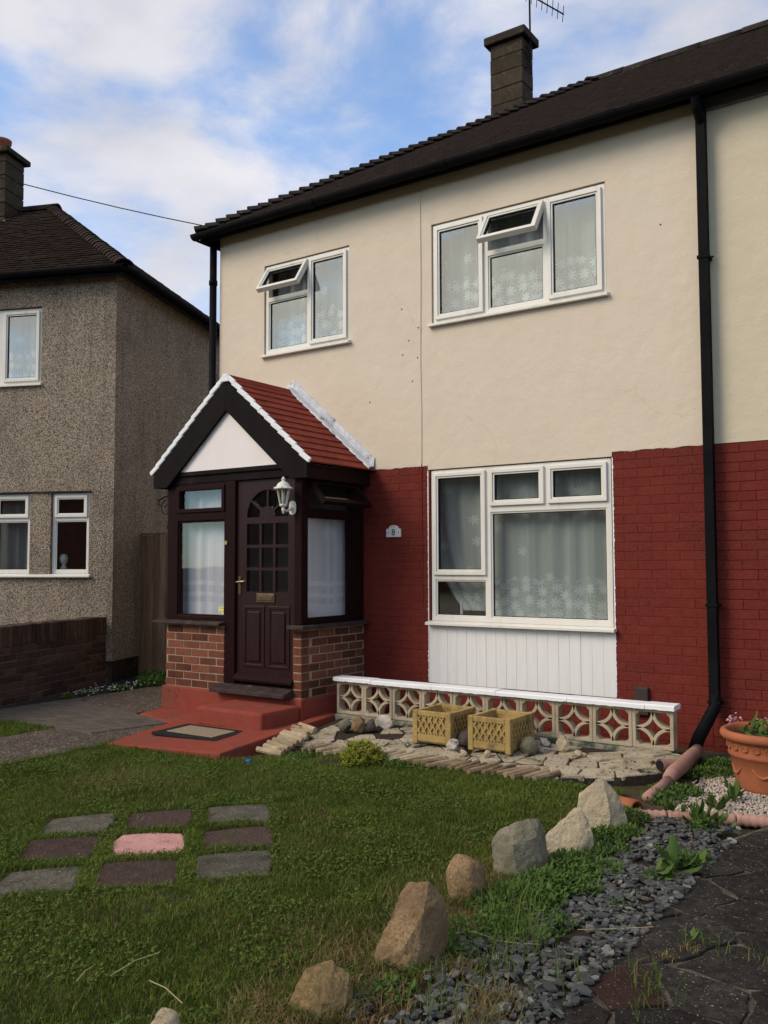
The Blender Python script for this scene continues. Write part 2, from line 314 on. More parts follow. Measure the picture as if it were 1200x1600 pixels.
def lacemat(name, border=.36, sheer=.34, flowers=True, bands=None, cell=11., col=(.80, .81, .82), netk=.72):
    t = NT(name)
    uv = t.n('ShaderNodeUVMap'); uv.uv_map = 'cloth'
    sp = t.n('ShaderNodeSeparateXYZ'); t.l(uv.outputs[0], sp.inputs[0])
    u, v = sp.outputs[0], sp.outputs[1]
    fold = t.n('ShaderNodeCombineXYZ'); t.l(u, fold.inputs[0])
    op = t.rng(t.noise(fold.outputs[0], 9, 4, .6), .3, .72, sheer * .86, sheer * 1.16)
    weave = t.noise(uv.outputs[0], 420, 1)
    op = t.math('ADD', op, t.math('MULTIPLY_ADD', weave, .14, -.07))
    def flower(s, rand, rad, amp, petals):
        vo = t.n('ShaderNodeTexVoronoi', voronoi_dimensions='2D'); vo.inputs['Scale'].default_value = s; vo.inputs['Randomness'].default_value = rand
        t.l(uv.outputs[0], vo.inputs['Vector'])
        d = t.n('ShaderNodeVectorMath', operation='SUBTRACT'); t.l(uv.outputs[0], d.inputs[0]); t.l(vo.outputs['Position'], d.inputs[1])
        s2 = t.n('ShaderNodeSeparateXYZ'); t.l(d.outputs[0], s2.inputs[0])
        ln = t.n('ShaderNodeVectorMath', operation='LENGTH'); t.l(d.outputs[0], ln.inputs[0])
        th = t.math('ARCTAN2', s2.outputs[1], s2.outputs[0])
        pr = t.math('MULTIPLY_ADD', t.math('POWER', t.math('ABSOLUTE', t.math('COSINE', t.math('MULTIPLY', th, petals / 2))), .8), amp / s, rad / s)
        m_ = t.rng(t.math('SUBTRACT', pr, ln.outputs['Value']), 0, .05 / s)
        return m_, vo
    if flowers:
        f1, _ = flower(cell, .6, .15, .31, 8.)
        # tendrils between the flowers
        vo = t.n('ShaderNodeTexVoronoi', voronoi_dimensions='2D', feature='DISTANCE_TO_EDGE'); vo.inputs['Scale'].default_value = cell * 3.2
        t.l(uv.outputs[0], vo.inputs['Vector'])
        leaf = t.math('MULTIPLY', t.rng(vo.outputs['Distance'], .03, .09, 1, 0), .38)
        edge = t.math('ADD', v, t.math('MULTIPLY_ADD', t.noise(uv.outputs[0], 9, 2), .20, -.10))
        zone = t.rng(edge, border - .02, border + .02, 1, 0)
        low = t.math('MULTIPLY', t.math('MAXIMUM', f1, leaf), zone)
        f2, vo2 = flower(cell * .42, .6, .05, .15, 7.)
        s3 = t.n('ShaderNodeSeparateXYZ'); t.l(vo2.outputs['Color'], s3.inputs[0])
        hi = t.math('MULTIPLY', t.math('MULTIPLY', f2, t.rng(s3.outputs[0], .40, .42)), t.math('SUBTRACT', 1., zone))
        fm = t.math('MAXIMUM', low, t.math('MULTIPLY', hi, .8)); op = t.math('ADD', op, t.math('MULTIPLY', fm, .5), clamp=True)
    for a, b_, k in (bands or ()):
        bm_ = t.math('MULTIPLY', t.rng(v, a - .004, a + .004), t.rng(v, b_ - .004, b_ + .004, 1, 0))
        op = t.math('ADD', op, t.math('MULTIPLY', bm_, k), clamp=True)
    df = t.n('ShaderNodeBsdfDiffuse'); tl = t.n('ShaderNodeBsdfTranslucent')
    cc = t.mix(fm, tuple(c * netk for c in col), (1., 1., 1.)) if flowers else t.mix(0., col, col)
    t.l(cc, df.inputs['Color']); t.l(cc, tl.inputs['Color'])
    ms = t.n('ShaderNodeMixShader'); ms.inputs[0].default_value = .3; t.l(df.outputs[0], ms.inputs[1]); t.l(tl.outputs[0], ms.inputs[2])
    tp = t.n('ShaderNodeBsdfTransparent')
    mx = t.n('ShaderNodeMixShader'); t.l(t.math('MINIMUM', op, .97), mx.inputs[0]); t.l(tp.outputs[0], mx.inputs[1]); t.l(ms.outputs[0], mx.inputs[2])
    t.l(mx.outputs[0], t.out.inputs[0]); M[name] = t.m
lacemat('lace', .36, .88, cell=8.6, netk=.84, col=(.90, .92, .90))
lacemat('lace_up', .46, .78, cell=8.2, netk=.66)
lacemat('sheer', 0, .84, False, bands=((-.1, .15, .34), (.21, .25, .26), (.32, .36, .26)), col=(.80, .79, .86))
lacemat('net_plain', 0, .45, False)

# ------------------------------------------------------------------ geometry helpers
def ident(u, d, z): return (u, d, z)
class MB:
    """Collects verts and faces (through an optional mapping) and links them as ONE mesh object."""
    def __init__(s, mp=None): s.v = []; s.f = []; s.mp = mp or ident
    def pt(s, *p): s.v.append(tuple(s.mp(*p))); return len(s.v) - 1
    def face(s, pts): s.f.append([s.pt(*p) for p in pts])
    def box(s, x0, x1, y0, y1, z0, z1):
        i = [s.pt(x, y, z) for x in (x0, x1) for y in (y0, y1) for z in (z0, z1)]
        for a in ((0, 1, 3, 2), (4, 6, 7, 5), (0, 4, 5, 1), (2, 3, 7, 6), (0, 2, 6, 4), (1, 5, 7, 3)): s.f.append([i[k] for k in a])
        return s
    def ring(s, x0, x1, z0, z1, w, y0, y1, wt=None, wb=None):
        """A frame in the x-z plane, members butted."""
        wt = w if wt is None else wt; wb = w if wb is None else wb
        s.box(x0, x1, y0, y1, z1 - wt, z1); s.box(x0, x1, y0, y1, z0, z0 + wb)
        s.box(x0, x0 + w, y0, y1, z0 + wb, z1 - wt); s.box(x1 - w, x1, y0, y1, z0 + wb, z1 - wt)
        return s
    def mitre(s, x0, x1, z0, z1, w, y0, y1):
        """A mitred frame: closed, no inner seams; y1 is the outer face, y0 the back."""
        o = [(x0, z0), (x1, z0), (x1, z1), (x0, z1)]; n = [(x0 + w, z0 + w), (x1 - w, z0 + w), (x1 - w, z1 - w), (x0 + w, z1 - w)]
        I = [[s.pt(a, y, b) for a, b in q] for q in (o, n) for y in (y0, y1)]
        ob, of, nb, nf = I
        for k in range(4):
            j = (k + 1) % 4
            s.f += [[of[k], of[j], nf[j], nf[k]], [ob[j], ob[k], nb[k], nb[j]], [ob[k], ob[j], of[j], of[k]], [nf[k], nf[j], nb[j], nb[k]]]
        return s
    def prism(s, poly, a0, a1, order='xzy'):
        """poly of 2-D points extruded from a0 to a1 along the third axis; order says where (p, q, a) go."""
        def P(p, a):
            d = dict(zip(order, (p[0], p[1], a))); return (d['x'], d['y'], d['z'])
        n = len(poly)
        A = [s.pt(*P(p, a0)) for p in poly]; B = [s.pt(*P(p, a1)) for p in poly]
        s.f.append(A[::-1]); s.f.append(B)
        for k in range(n): s.f.append([A[k], A[(k + 1) % n], B[(k + 1) % n], B[k]])
        return s
    def tube(s, path, r, seg=8, cap=True):
        path = [Vector(p) for p in path]; rings = []
        rr = r if isinstance(r, (list, tuple)) else [r] * len(path)
        prev = None
        for i, p in enumerate(path):
            t = (path[min(i + 1, len(path) - 1)] - path[max(i - 1, 0)]).normalized()
            if prev is None:
                a = t.orthogonal().normalized()
            else:
                a = (prev - t * prev.dot(t)).normalized()
            prev = a; b = t.cross(a)
            rings.append([s.pt(*(p + (a * math.cos(2 * math.pi * k / seg) + b * math.sin(2 * math.pi * k / seg)) * rr[i])) for k in range(seg)])
        for i in range(len(rings) - 1):
            for k in range(seg): s.f.append([rings[i][k], rings[i][(k + 1) % seg], rings[i + 1][(k + 1) % seg], rings[i + 1][k]])
        if cap: s.f.append(rings[0][::-1]); s.f.append(rings[-1])
        return s
    def lathe(s, prof, c=(0, 0, 0), seg=32, close=False):
        rings = [[s.pt(c[0] + r * math.cos(2 * math.pi * k / seg), c[1] + r * math.sin(2 * math.pi * k / seg), c[2] + z) for k in range(seg)] for r, z in prof]
        for i in range(len(rings) - 1):
            for k in range(seg): s.f.append([rings[i][k], rings[i][(k + 1) % seg], rings[i + 1][(k + 1) % seg], rings[i + 1][k]])
        if close: s.f.append(rings[0][::-1]); s.f.append(rings[-1])
        return s
    def wall(s, u0, u1, z0, z1, d0, d1, holes=()):
        """Slab in the u-z plane from depth d0 (back) to d1 (front) with rectangular holes and reveals."""
        us = sorted({u0, u1, *[h[0] for h in holes], *[h[1] for h in holes]}); zs = sorted({z0, z1, *[h[2] for h in holes], *[h[3] for h in holes]})
        us = [a for a in us if u0 <= a <= u1]; zs = [a for a in zs if z0 <= a <= z1]
        nu, nz = len(us) - 1, len(zs) - 1
        def solid(i, j):
            if i < 0 or j < 0 or i >= nu or j >= nz: return False
            cu, cz = (us[i] + us[i + 1]) / 2, (zs[j] + zs[j + 1]) / 2
            return not any(h[0] < cu < h[1] and h[2] < cz < h[3] for h in holes)
        for i in range(nu):
            for j in range(nz):
                if not solid(i, j): continue
                a, b, c, d = us[i], us[i + 1], zs[j], zs[j + 1]
                s.face([(a, d1, c), (b, d1, c), (b, d1, d), (a, d1, d)]); s.face([(a, d0, d), (b, d0, d), (b, d0, c), (a, d0, c)])
                if not solid(i - 1, j): s.face([(a, d0, c), (a, d1, c), (a, d1, d), (a, d0, d)])
                if not solid(i + 1, j): s.face([(b, d1, c), (b, d0, c), (b, d0, d), (b, d1, d)])
                if not solid(i, j - 1): s.face([(a, d0, c), (b, d0, c), (b, d1, c), (a, d1, c)])
                if not solid(i, j + 1): s.face([(a, d1, d), (b, d1, d), (b, d0, d), (a, d0, d)])
        return s
    def mesh(s, name, smooth=False):
        me = bpy.data.meshes.new(name); me.from_pydata(s.v, [], s.f); me.update()
        if smooth: me.polygons.foreach_set('use_smooth', [True] * len(me.polygons))
        return me
    def build(s, name, mat, parent=None, smooth=False, bevel=0., fixn=True):
        me = s.mesh(name, smooth)
        if fixn:
            import bmesh
            bm = bmesh.new(); bm.from_mesh(me); bmesh.ops.remove_doubles(bm, verts=bm.verts, dist=1e-5)
            bmesh.ops.recalc_face_normals(bm, faces=bm.faces); bm.to_mesh(me); bm.free()
        o = link(name, me, mat, parent)
        if bevel:
            b = o.modifiers.new('bevel', 'BEVEL'); b.width = bevel; b.segments = 2; b.limit_method = 'ANGLE'; b.angle_limit = R(40)
        return o
def link(name, me, mat, parent=None, mw=None):
    o = bpy.data.objects.new(name, me); COL.objects.link(o)
    if mat is not None and me is not None:
        if not me.materials: me.materials.append(M[mat])
    if mw is not None: o.matrix_world = mw
    if parent: setp(o, parent)
    return o
def world_of(o):
    return (world_of(o.parent) @ o.matrix_parent_inverse @ o.matrix_basis) if o.parent else o.matrix_basis.copy()
def setp(o, parent):
    o.parent = parent; o.matrix_parent_inverse = world_of(parent).inverted()
def thing(name, label, cat, loc=(0, 0, 0), group=None):
    o = bpy.data.objects.new(name, None); COL.objects.link(o); o.location = loc; o.empty_display_size = .1
    return tag(o, label, cat, group)
def tag(o, label, cat, group=None):
    o['label'] = label; o['category'] = cat
    if group: o['group'] = group
    return o
def kind(o, k, label=None):
    o['kind'] = k
    if label: o['label'] = label
    return o
def frame(O, U, N):
    """Local wall coordinates: u along the wall, d outward from its face, z up."""
    O = Vector(O); U = Vector(U).normalized(); N = Vector(N).normalized()
    return lambda u, d, z: (O.x + U.x * u + N.x * d, O.y + U.y * u + N.y * d, O.z + z)
def mat_of(O, U, N):
    U = Vector(U).normalized(); N = Vector(N).normalized()
    mm = Matrix((U, N, (0, 0, 1))).transposed().to_4x4(); mm.translation = O; return mm

# bricks -------------------------------------------------------------
BM = {}
def brick_mesh(L, H, D, mat, cham):
    k = (round(L, 3), H, D, mat)
    if k not in BM:
        b = MB()
        x, z = L / 2, H / 2
        for (a, c, y) in ((x, z, -D), (x, z, -cham), (x - cham, z - cham, 0)):
            for p, q in ((-a, -c), (a, -c), (a, c), (-a, c)): b.pt(p, y, q)
        for i in (0, 4):
            for q in range(4): b.f.append([i + q, i + (q + 1) % 4, i + 4 + (q + 1) % 4, i + 4 + q])
        b.f.append([8, 9, 10, 11]); b.f.append([3, 2, 1, 0])
        me = b.mesh('brick'); me.materials.append(M[mat]); BM[k] = me
    return BM[k]
def bricks(parent, O, U, N, u0, u1, z0, z1, mat, top=True, cs=.075, L=.215, H=.065, D=.02, cham=.004, jit=.0015, off=0., start=0., name='brick', limit=None, skip=None):
    """Stretcher-bond bricks on a wall face; every brick an object."""
    base = mat_of(O, U, N); n = int((z1 - z0) / cs + .01); cnt = 0
    for c in range(n):
        zc = (z1 - cs * c - H / 2 - .005) if top else (z0 + cs * c + H / 2 + .005)
        u = u0 - start - (.1125 if (c + int(off)) % 2 else 0)
        while u < u1:
            a, b = max(u, u0), min(u + L, u1)
            u += .225
            if b - a < .03: continue
            if skip and skip((a + b) / 2, zc): continue
            j = random.uniform(-jit, jit)
            me = brick_mesh(b - a, H, D, mat, cham)
            mw = base @ Matrix.Translation(((a + b) / 2, j + .0, zc + random.uniform(-.0012, .0012))) @ Matrix.Rotation(random.uniform(-.006, .006), 4, 'Y') @ Matrix.Rotation(random.uniform(-.004, .004), 4, 'Z')
            link(name, me, None, parent, mw); cnt += 1
    return cnt

# windows ------------------------------------------------------------
def pane(mp, u0, u1, z0, z1, d, parent, mat='glass', name='pane'):
    b = MB(mp); b.box(u0, u1, d - .004, d, z0, z1); return b.build(name, mat, parent)
def window(parent, mp, u0, u1, z0, z1, lights, fw=.042, sillp=.055, frame_mat='upvc', glass='glass', sill=True, wname='window', sill_ext=.03):
    """uPVC window set 2 cm back from the wall face: outer frame, and per light a sash or a fixed bead, gasket and pane."""
    b = MB(mp); D0, D1 = -.075, -.012
    holes = []
    for (a, c, e, f, k, *_) in lights: holes.append((a, c, e, f))
    b.wall(u0, u1, z0, z1, D0, D1, holes)
    w = b.build(wname, frame_mat, parent, bevel=.004)
    for (a, c, e, f, k, *ang) in lights:
        if k == 'fixed':
            MB(mp).mitre(a, c, e, f, .014, -.05, -.022).build('bead', frame_mat, w, bevel=.003)
            MB(mp).mitre(a + .014, c - .014, e + .014, f - .014, .006, -.046, -.030).build('gasket', 'gasket', w)
            pane(mp, a + .016, c - .016, e + .016, f - .016, -.038, w, glass)
        else:
            th = R(ang[0]) if ang else 0
            if th:
                hz, hd = f + .012, -.005
                def mq(u, d, z, th=th, hz=hz, hd=hd):
                    dz, dd = z - hz, d - hd
                    return mp(u, hd + dd * math.cos(th) - dz * math.sin(th), hz + dz * math.cos(th) + dd * math.sin(th))
            else: mq = mp
            A, C_, E_, F_ = a - .014, c + .014, e - .014, f + .014
            s = MB(mq).mitre(A, C_, E_, F_, .034, -.045, .012)
            s.mitre(A + .0345, C_ - .0345, E_ + .0345, F_ - .0345, .016, -.04, .002)
            s.build('sash', frame_mat, w, bevel=.004)
            g = .0505
            MB(mq).mitre(A + g, C_ - g, E_ + g, F_ - g, .006, -.035, -.006).build('gasket', 'gasket', w)
            pane(mq, A + g + .003, C_ - g - .003, E_ + g + .003, F_ - g - .003, -.016, w, glass)
    if sill:
        s = MB(mp); s.prism([(-.07, z0 - .038), (sillp, z0 - .038), (sillp, z0 - .014), (-.005, z0 - .001), (-.07, z0 - .001)], u0 - sill_ext, u1 + sill_ext, 'yzx')
        s.build('sill', frame_mat, w, bevel=.003)
    return w

def curtain(name, mp, u0, u1, z0, z1, d, mat, label, group=None, folds=7, amp=.02, skew=0., seed=0):
    rr = random.Random(seed); nu = int((u1 - u0) * 60) + 2; nz = 8
    ph = [rr.uniform(0, 6.28) for _ in range(3)]
    b = MB(mp); uvs = []
    for j in range(nz + 1):
        for i in range(nu + 1):
            a = i / nu; z = z0 + (z1 - z0) * j / nz
            uu = a * (u1 - u0)
            f = math.sin(uu * folds * 2 * math.pi / (u1 - u0) + ph[0]) + .6 * math.sin(uu * folds * 3.7 / (u1 - u0) * 2 + ph[1]) + .3 * math.sin(z * 2 + ph[2] + uu * 9)
            lo = skew * max(0, 1 - j / nz) * (a if skew > 0 else (1 - a))
            b.pt(u0 + uu, d + amp * f * (.7 + .3 * j / nz), z + 0 * lo)
            uvs.append((uu * 1.05 + .013 * math.sin(6 * uu) + seed * .37, z - z0 + .008 * math.sin(uu * 9 + ph[0])))
    for j in range(nz):
        for i in range(nu):
            k = j * (nu + 1) + i; b.f.append([k, k + 1, k + nu + 2, k + nu + 1])
    me = b.mesh(name, True)
    lay = me.uv_layers.new(name='cloth')
    lay.data.foreach_set('uv', np.array([uvs[l.vertex_index] for l in me.loops], dtype=np.float32).ravel())
    o = link(name, me, mat); return tag(o, label, 'curtain', group)

# roofs --------------------------------------------------------------
def hip_roof(parent, O, U, W, L, h, rise, mat, hipmat, lift=1., tile_w=.165, gauge=None, ridge=True, side=True, hip=True, N=None):
    """Plain-tiled hipped roof. O is the eave corner, U along the front eave, W to the back; pitch = rise/h."""
    O = Vector(O); U = Vector(U).normalized(); W = Vector(W).normalized(); Z = Vector((0, 0, 1))
    N = N or int(round(math.hypot(h, rise) / .1))
    P = lambda u, w, z: O + U * u + W * w + Z * z
    b = MB()
    rr = random.Random(3)
    def course(fn, i, u_lo, u_hi):
        w0, w1 = i * h / N, (i + 1) * h / N
        z0, z1 = i * rise / N, (i + 1) * rise / N
        u = u_lo - (tile_w / 2 if i % 2 else 0)
        while u < u_hi:
            a, c = max(u, u_lo), min(u + tile_w - .004, u_hi); u += tile_w
            if c - a < .01: continue
            e = rr.uniform(-.003, .005)
            q = [fn(a, w0 - .012, z0 + .020 + e), fn(c, w0 - .012, z0 + .020 + e + rr.uniform(-.003, .003)), fn(c, w1 + .02, z1 + .006), fn(a, w1 + .02, z1 + .006)]
            lo = [fn(a, w0 - .012, z0 + .002 + e), fn(c, w0 - .012, z0 + .002 + e)]
            k = len(b.v); b.v += [tuple(x) for x in q + lo]
            b.f += [[k, k + 1, k + 2, k + 3], [k + 4, k + 5, k + 1, k], [k + 4, k, k + 3], [k + 1, k + 5, k + 2]]
    for i in range(N):
        t = i * h / N if hip else 0.
        course(lambda u, w, z: P(u, w, z), i, t, L)
        if side: course(lambda u, w, z: P(w, u, z), i, t, 2 * h - t)
    # boarding below the tiles
    rf = MB()
    c0, c1, c2, c3 = P(0, 0, -.004), P(L, 0, -.004), P(L, h, rise - .004), P(h if hip else 0, h, rise - .004); c4, c5 = P(0, 2 * h, -.004), P(L, 2 * h, -.004)
    k = len(rf.v); rf.v += [tuple(x) for x in (c0, c1, c2, c3, c4, c5)]
    rf.f += [[0, 1, 2, 3], [0, 3, 4], [4, 3, 2, 5]]
    roof = rf.build('roof', mat, parent, fixn=False)
    o = b.build('tile_courses', mat, roof, fixn=False); o['kind'] = 'stuff'
    # hip tiles: one bonnet per course
    hd = (P(h, h, rise) - O).normalized(); sd = hd.cross(Z).normalized(); nd = sd.cross(hd).normalized()
    tb = MB()
    seg = 6; Lh = .185; r0, r1 = .13, .10
    for (x, rad, lift) in ((0, r0, .022 * lift), (Lh, r1, -.026 * lift)):
        for th in (0.0, .022):
            for k in range(seg + 1):
                a = R(-62 + 124 * k / seg); tb.pt(x, math.sin(a) * (rad + th), math.cos(a) * (rad + th) - rad + lift)
    n_ = seg + 1
    for k in range(seg):
        a0, a1, b0, b1 = k, n_ + k, 2 * n_ + k, 3 * n_ + k
        tb.f += [[a1, a1 + 1, b1 + 1, b1], [a0 + 1, a0, b0, b0 + 1], [a0, a0 + 1, a1 + 1, a1]]
    tb.f += [[0, n_, 3 * n_, 2 * n_], [n_ - 1, 2 * n_ + seg, 3 * n_ + seg, n_ + seg]]
    hm = tb.mesh('hip_tile'); hm.materials.append(M[hipmat])
    HL = (P(h, h, rise) - O).length
    for i in range(N if hip else 0):
        mm = Matrix((hd, sd, nd)).transposed().to_4x4(); mm.translation = O + hd * (i * HL / N - .03) + nd * (.045 + rr.uniform(-.006, .006))
        mm = mm @ Matrix.Rotation(rr.uniform(-.03, .03), 4, 'Z') @ Matrix.Rotation(rr.uniform(-.03, .03), 4, 'X')
        link('hip_tile', hm, None, roof, mm)
    if ridge:
        tb = MB(); seg = 8
        for x in (0, .45):
            for rad in (.105, .125):
                for k in range(seg + 1):
                    a = R(-85 + 170 * k / seg); tb.pt(x, math.sin(a) * rad, math.cos(a) * rad)
        n_ = seg + 1
        for k in range(seg):
            a0, a1, b0, b1 = k, n_ + k, 2 * n_ + k, 3 * n_ + k
            tb.f += [[a1, a1 + 1, b1 + 1, b1], [a0 + 1, a0, b0, b0 + 1], [a0, a0 + 1, a1 + 1, a1], [b0, b1, b1 + 1, b0 + 1]]
        rm = tb.mesh('ridge_tile', True); rm.materials.append(M[hipmat])
        x = h - .12 if hip else .0
        while x < L - .1:
            mm = Matrix((U, W, Z)).transposed().to_4x4(); mm.translation = P(x, h, rise - .06 + rr.uniform(-.006, .006))
            mm = mm @ Matrix.Rotation(rr.uniform(-.012, .012), 4, 'Y')
            link('ridge_tile', rm, None, roof, mm); x += .456
    return roof

def gutter_mesh(b, p0, p1, r=.055, drop=0):
    """Half-round gutter along a line, with a rolled lip."""
    p0, p1 = Vector(p0), Vector(p1); t = (p1 - p0).normalized(); s_ = t.cross(Vector((0, 0, 1))).normalized(); Z = Vector((0, 0, 1))
    prof = [(math.cos(a) * r, math.sin(a) * r) for a in [math.pi + math.pi * k / 8 for k in range(9)]]
    prof2 = [(x * .92, y * .92) for x, y in prof[::-1]]
    pr = prof + prof2; n = len(pr)
    A = [b.pt(*(p0 + s_ * x + Z * y)) for x, y in pr]; B_ = [b.pt(*(p1 + s_ * x + Z * y)) for x, y in pr]
    for k in range(n): b.f.append([A[k], A[(k + 1) % n], B_[(k + 1) % n], B_[k]])
    for q in (A, B_):
        for k in range(8): b.f.append([q[k], q[k + 1], q[n - 2 - k], q[n - 1 - k]])
    return b

# ================================================================== the setting: ground
def sheet(name, poly, z, mat, label=None, kd='structure'):
    b = MB(); b.face([(x, y, z) for x, y in poly]); o = b.build(name, mat, None, fixn=False)
    return kind(o, kd, label)
sheet('ground', [(-400, -400), (400, -400), (400, 400), (-400, 400)], -.03, 'ground_grass', 'bare earth and turf under the gardens')
LAWN = [(-1.5, -9), (2.62, -9), (2.62, -2.2), (2.45, -1.5), (1.9, -1.56), (.9, -1.62), (.1, -1.75), (-.2, -2.06), (-.33, -2.3), (-1.47, -2.44), (-1.5, -2.45)]
sheet('lawn', LAWN, 0., 'ground_grass', 'short mown front lawn in front of the porch')

# ================================================================== the house
F0 = frame((0, 0, 0), (1, 0, 0), (0, -1, 0))
XL, XR = -2.672, 2.62
PB = dict(L=.2225, H=.0700, cham=.0028, jit=.0010)
house = thing('semi_detached_house', 'cream rendered house with red painted brick base, white windows and hipped tile roof', 'house', (0, 0, 0))
SW = (-2.003, -.855, 3.70, 4.688); BW = (.119, 1.838, 3.713, 4.680); GW = (.085, 1.85, .90, 2.338)
b = MB(F0)
b.wall(XL, XR, 2.338, 5.2, -.12, .006, [SW, BW, (XL, .067, 2.338, 2.378), (1.856, XR, 2.338, 2.378)])
b.build('rendered_wall', 'render', house)
b = MB(F0)
b.wall(XL, XR, -.05, 2.338, -.12, -.0032, [GW])
b.box(XL, .066, -.12, -.004, 2.338, 2.377); b.box(1.857, XR, -.12, -.004, 2.338, 2.377)
lw = b.build('painted_brick_wall', 'red_paint', house)
b = MB(); b.box(XL, XL + .12, .121, 6.4, -.05, 5.2); b.box(XL + .121, XR, 6.28, 6.4, -.05, 5.2)
b.build('side_wall', 'render', house)
b = MB(); b.box(XL + .12, XR - .01, .12, 6.27, 2.45, 2.55); b.box(XL + .12, XR - .01, .12, 6.27, -.04, 0.02); b.box(XL + .12, XR - .01, 3.4, 3.5, .03, 2.44); b.box(XL + .12, XR - .01, 3.4, 3.5, 2.56, 5.1); b.box(XL + .12, XR - .01, .12, 6.27, 5.05, 5.1)
b.build('interior_wall', 'interior', house)
bricks(lw, (0, 0, 0), (1, 0, 0), (0, -1, 0), -.655, .066, .0, 2.376, 'red_paint', start=.05, **PB)
bricks(lw, (0, 0, 0), (1, 0, 0), (0, -1, 0), 1.857, XR - .002, .0, 2.376, 'red_paint', start=.02, **PB)
bricks(lw, (0, 0, 0), (1, 0, 0), (0, -1, 0), .068, 1.855, .0, .351, 'red_paint', start=.02, **PB)
# boarding below the window
pb = MB(F0); pb.box(.068, 1.855, -.06, -.018, .352, .888); pnl = pb.build('window_apron', 'panel_white', house)
nb_ = 18; pw = (1.854 - .069) / nb_
plk = MB(); plk.box(-pw / 2 + .0004, pw / 2 - .0004, -.006, .014, .352, .884); pme = plk.mesh('plank'); pme.materials.append(M['panel_white'])
for i in range(nb_):
    o = link('plank', pme, None, pnl, Matrix.Translation((.069 + pw * (i + .5), .004 + random.uniform(-.0012, .0012), .003)))
    bv = o.modifiers.new('bevel', 'BEVEL'); bv.width = .0022; bv.segments = 1
# ragged paint lines: cream down onto the brick, white beside the boarding
def ragged_h(parent, u0, u1, z, mat, amp=.012, seed=0):
    n_ = int((u1 - u0) / .012); b = MB(F0)
    lo = [(u0 + (u1 - u0) * k / n_, z - .004 - amp * max(-.3, mnoise.noise((k * .11, seed, 0)) + .5 * mnoise.noise((k * .5, seed, 2)))) for k in range(n_ + 1)]
    for k in range(n_):
        a, c_ = lo[k], lo[k + 1]; b.face([(a[0], .0045, a[1]), (c_[0], .0045, c_[1]), (c_[0], .0055, z + .004), (a[0], .0055, z + .004)]); b.face([(a[0], -.004, a[1]), (c_[0], -.004, c_[1]), (c_[0], .0045, c_[1]), (a[0], .0045, a[1])])
    b.build('paint_edge', mat, parent, fixn=False)
def ragged_v(parent, u, z0, z1, mat, sgn, amp=.010, seed=0):
    n_ = int((z1 - z0) / .01); b = MB(F0)
    for k in range(n_):
        za, zb = z0 + (z1 - z0) * k / n_, z0 + (z1 - z0) * (k + 1) / n_
        f = lambda q: u + sgn * (.004 + amp * abs(mnoise.noise((q * .23, seed, 1)) + .6 * mnoise.noise((q * .7, seed, 4))))
        b.face([(u - sgn * .004, .003, za), (f(k), .003, za), (f(k + 1), .003, zb), (u - sgn * .004, .003, zb)])
    b.build('paint_edge', mat, parent, fixn=False)
ragged_h(house, -.65, .066, 2.378, 'render', seed=1); ragged_h(house, 1.857, XR, 2.378, 'render', seed=2)
ragged_v(house, 1.857, .36, 2.33, 'white_paint', 1, .012, 3); ragged_v(house, .066, .36, 2.33, 'white_paint', -1, .010, 5)
# windows
window(house, F0, -1.995, -.863, 3.713, 4.679, [(-1.953, -1.415, 3.755, 4.285, 'fixed'), (-1.953, -1.415, 4.335, 4.637, 'sash', 33), (-1.365, -.905, 3.755, 4.637, 'sash')])
window(house, F0, .127, 1.83, 3.726, 4.671, [(.169, .655, 3.768, 4.629, 'sash'), (.715, 1.262, 3.768, 4.262, 'fixed'), (.715, 1.262, 4.312, 4.629, 'sash', 33), (1.322, 1.788, 3.768, 4.629, 'sash')])
window(house, F0, .093, 1.842, .928, 2.328, [(.135, .655, 1.365, 2.286, 'sash'), (.135, .665, .970, 1.305, 'fixed'), (.715, 1.80, .970, 1.915, 'fixed'), (.725, 1.228, 1.985, 2.286, 'sash'), (1.290, 1.795, 1.985, 2.286, 'sash')], sillp=.07)
# cable down the render
b = MB(); b.tube([(.0, -.010, 5.06), (.003, -.011, 4.2), (-.006, -.010, 3.4), (.003, -.010, 2.9), (.0, -.011, 2.40)], .0035, 6); b.build('cable', 'render', house)
b = MB(); b.tube([(.0, -.009, 2.40), (-.004, -.004, 2.2), (.002, -.004, 1.6), (.0, -.004, 1.05)], .0035, 6); b.build('cable', 'red_paint', house)
b = MB(F0); b.box(2.012, 2.13, -.002, .04, .24, .463); b.build('vent_cover', 'vent_brown', house, bevel=.01)
# drilled fixing holes in the render
for (x, z) in ((-.22, 3.92), (-.14, 3.60), (-.21, 3.47), (-.03, 3.71), (-.04, 3.42), (-.60, 3.05), (-.1, 3.2), (2.3, 4.2)):
    MB(F0).prism([(x + .008 * math.cos(k * .9), z + .008 * math.sin(k * .9)) for k in range(7)], .004, .0075, 'xzy').build('wall_plug', 'vent_brown', house)
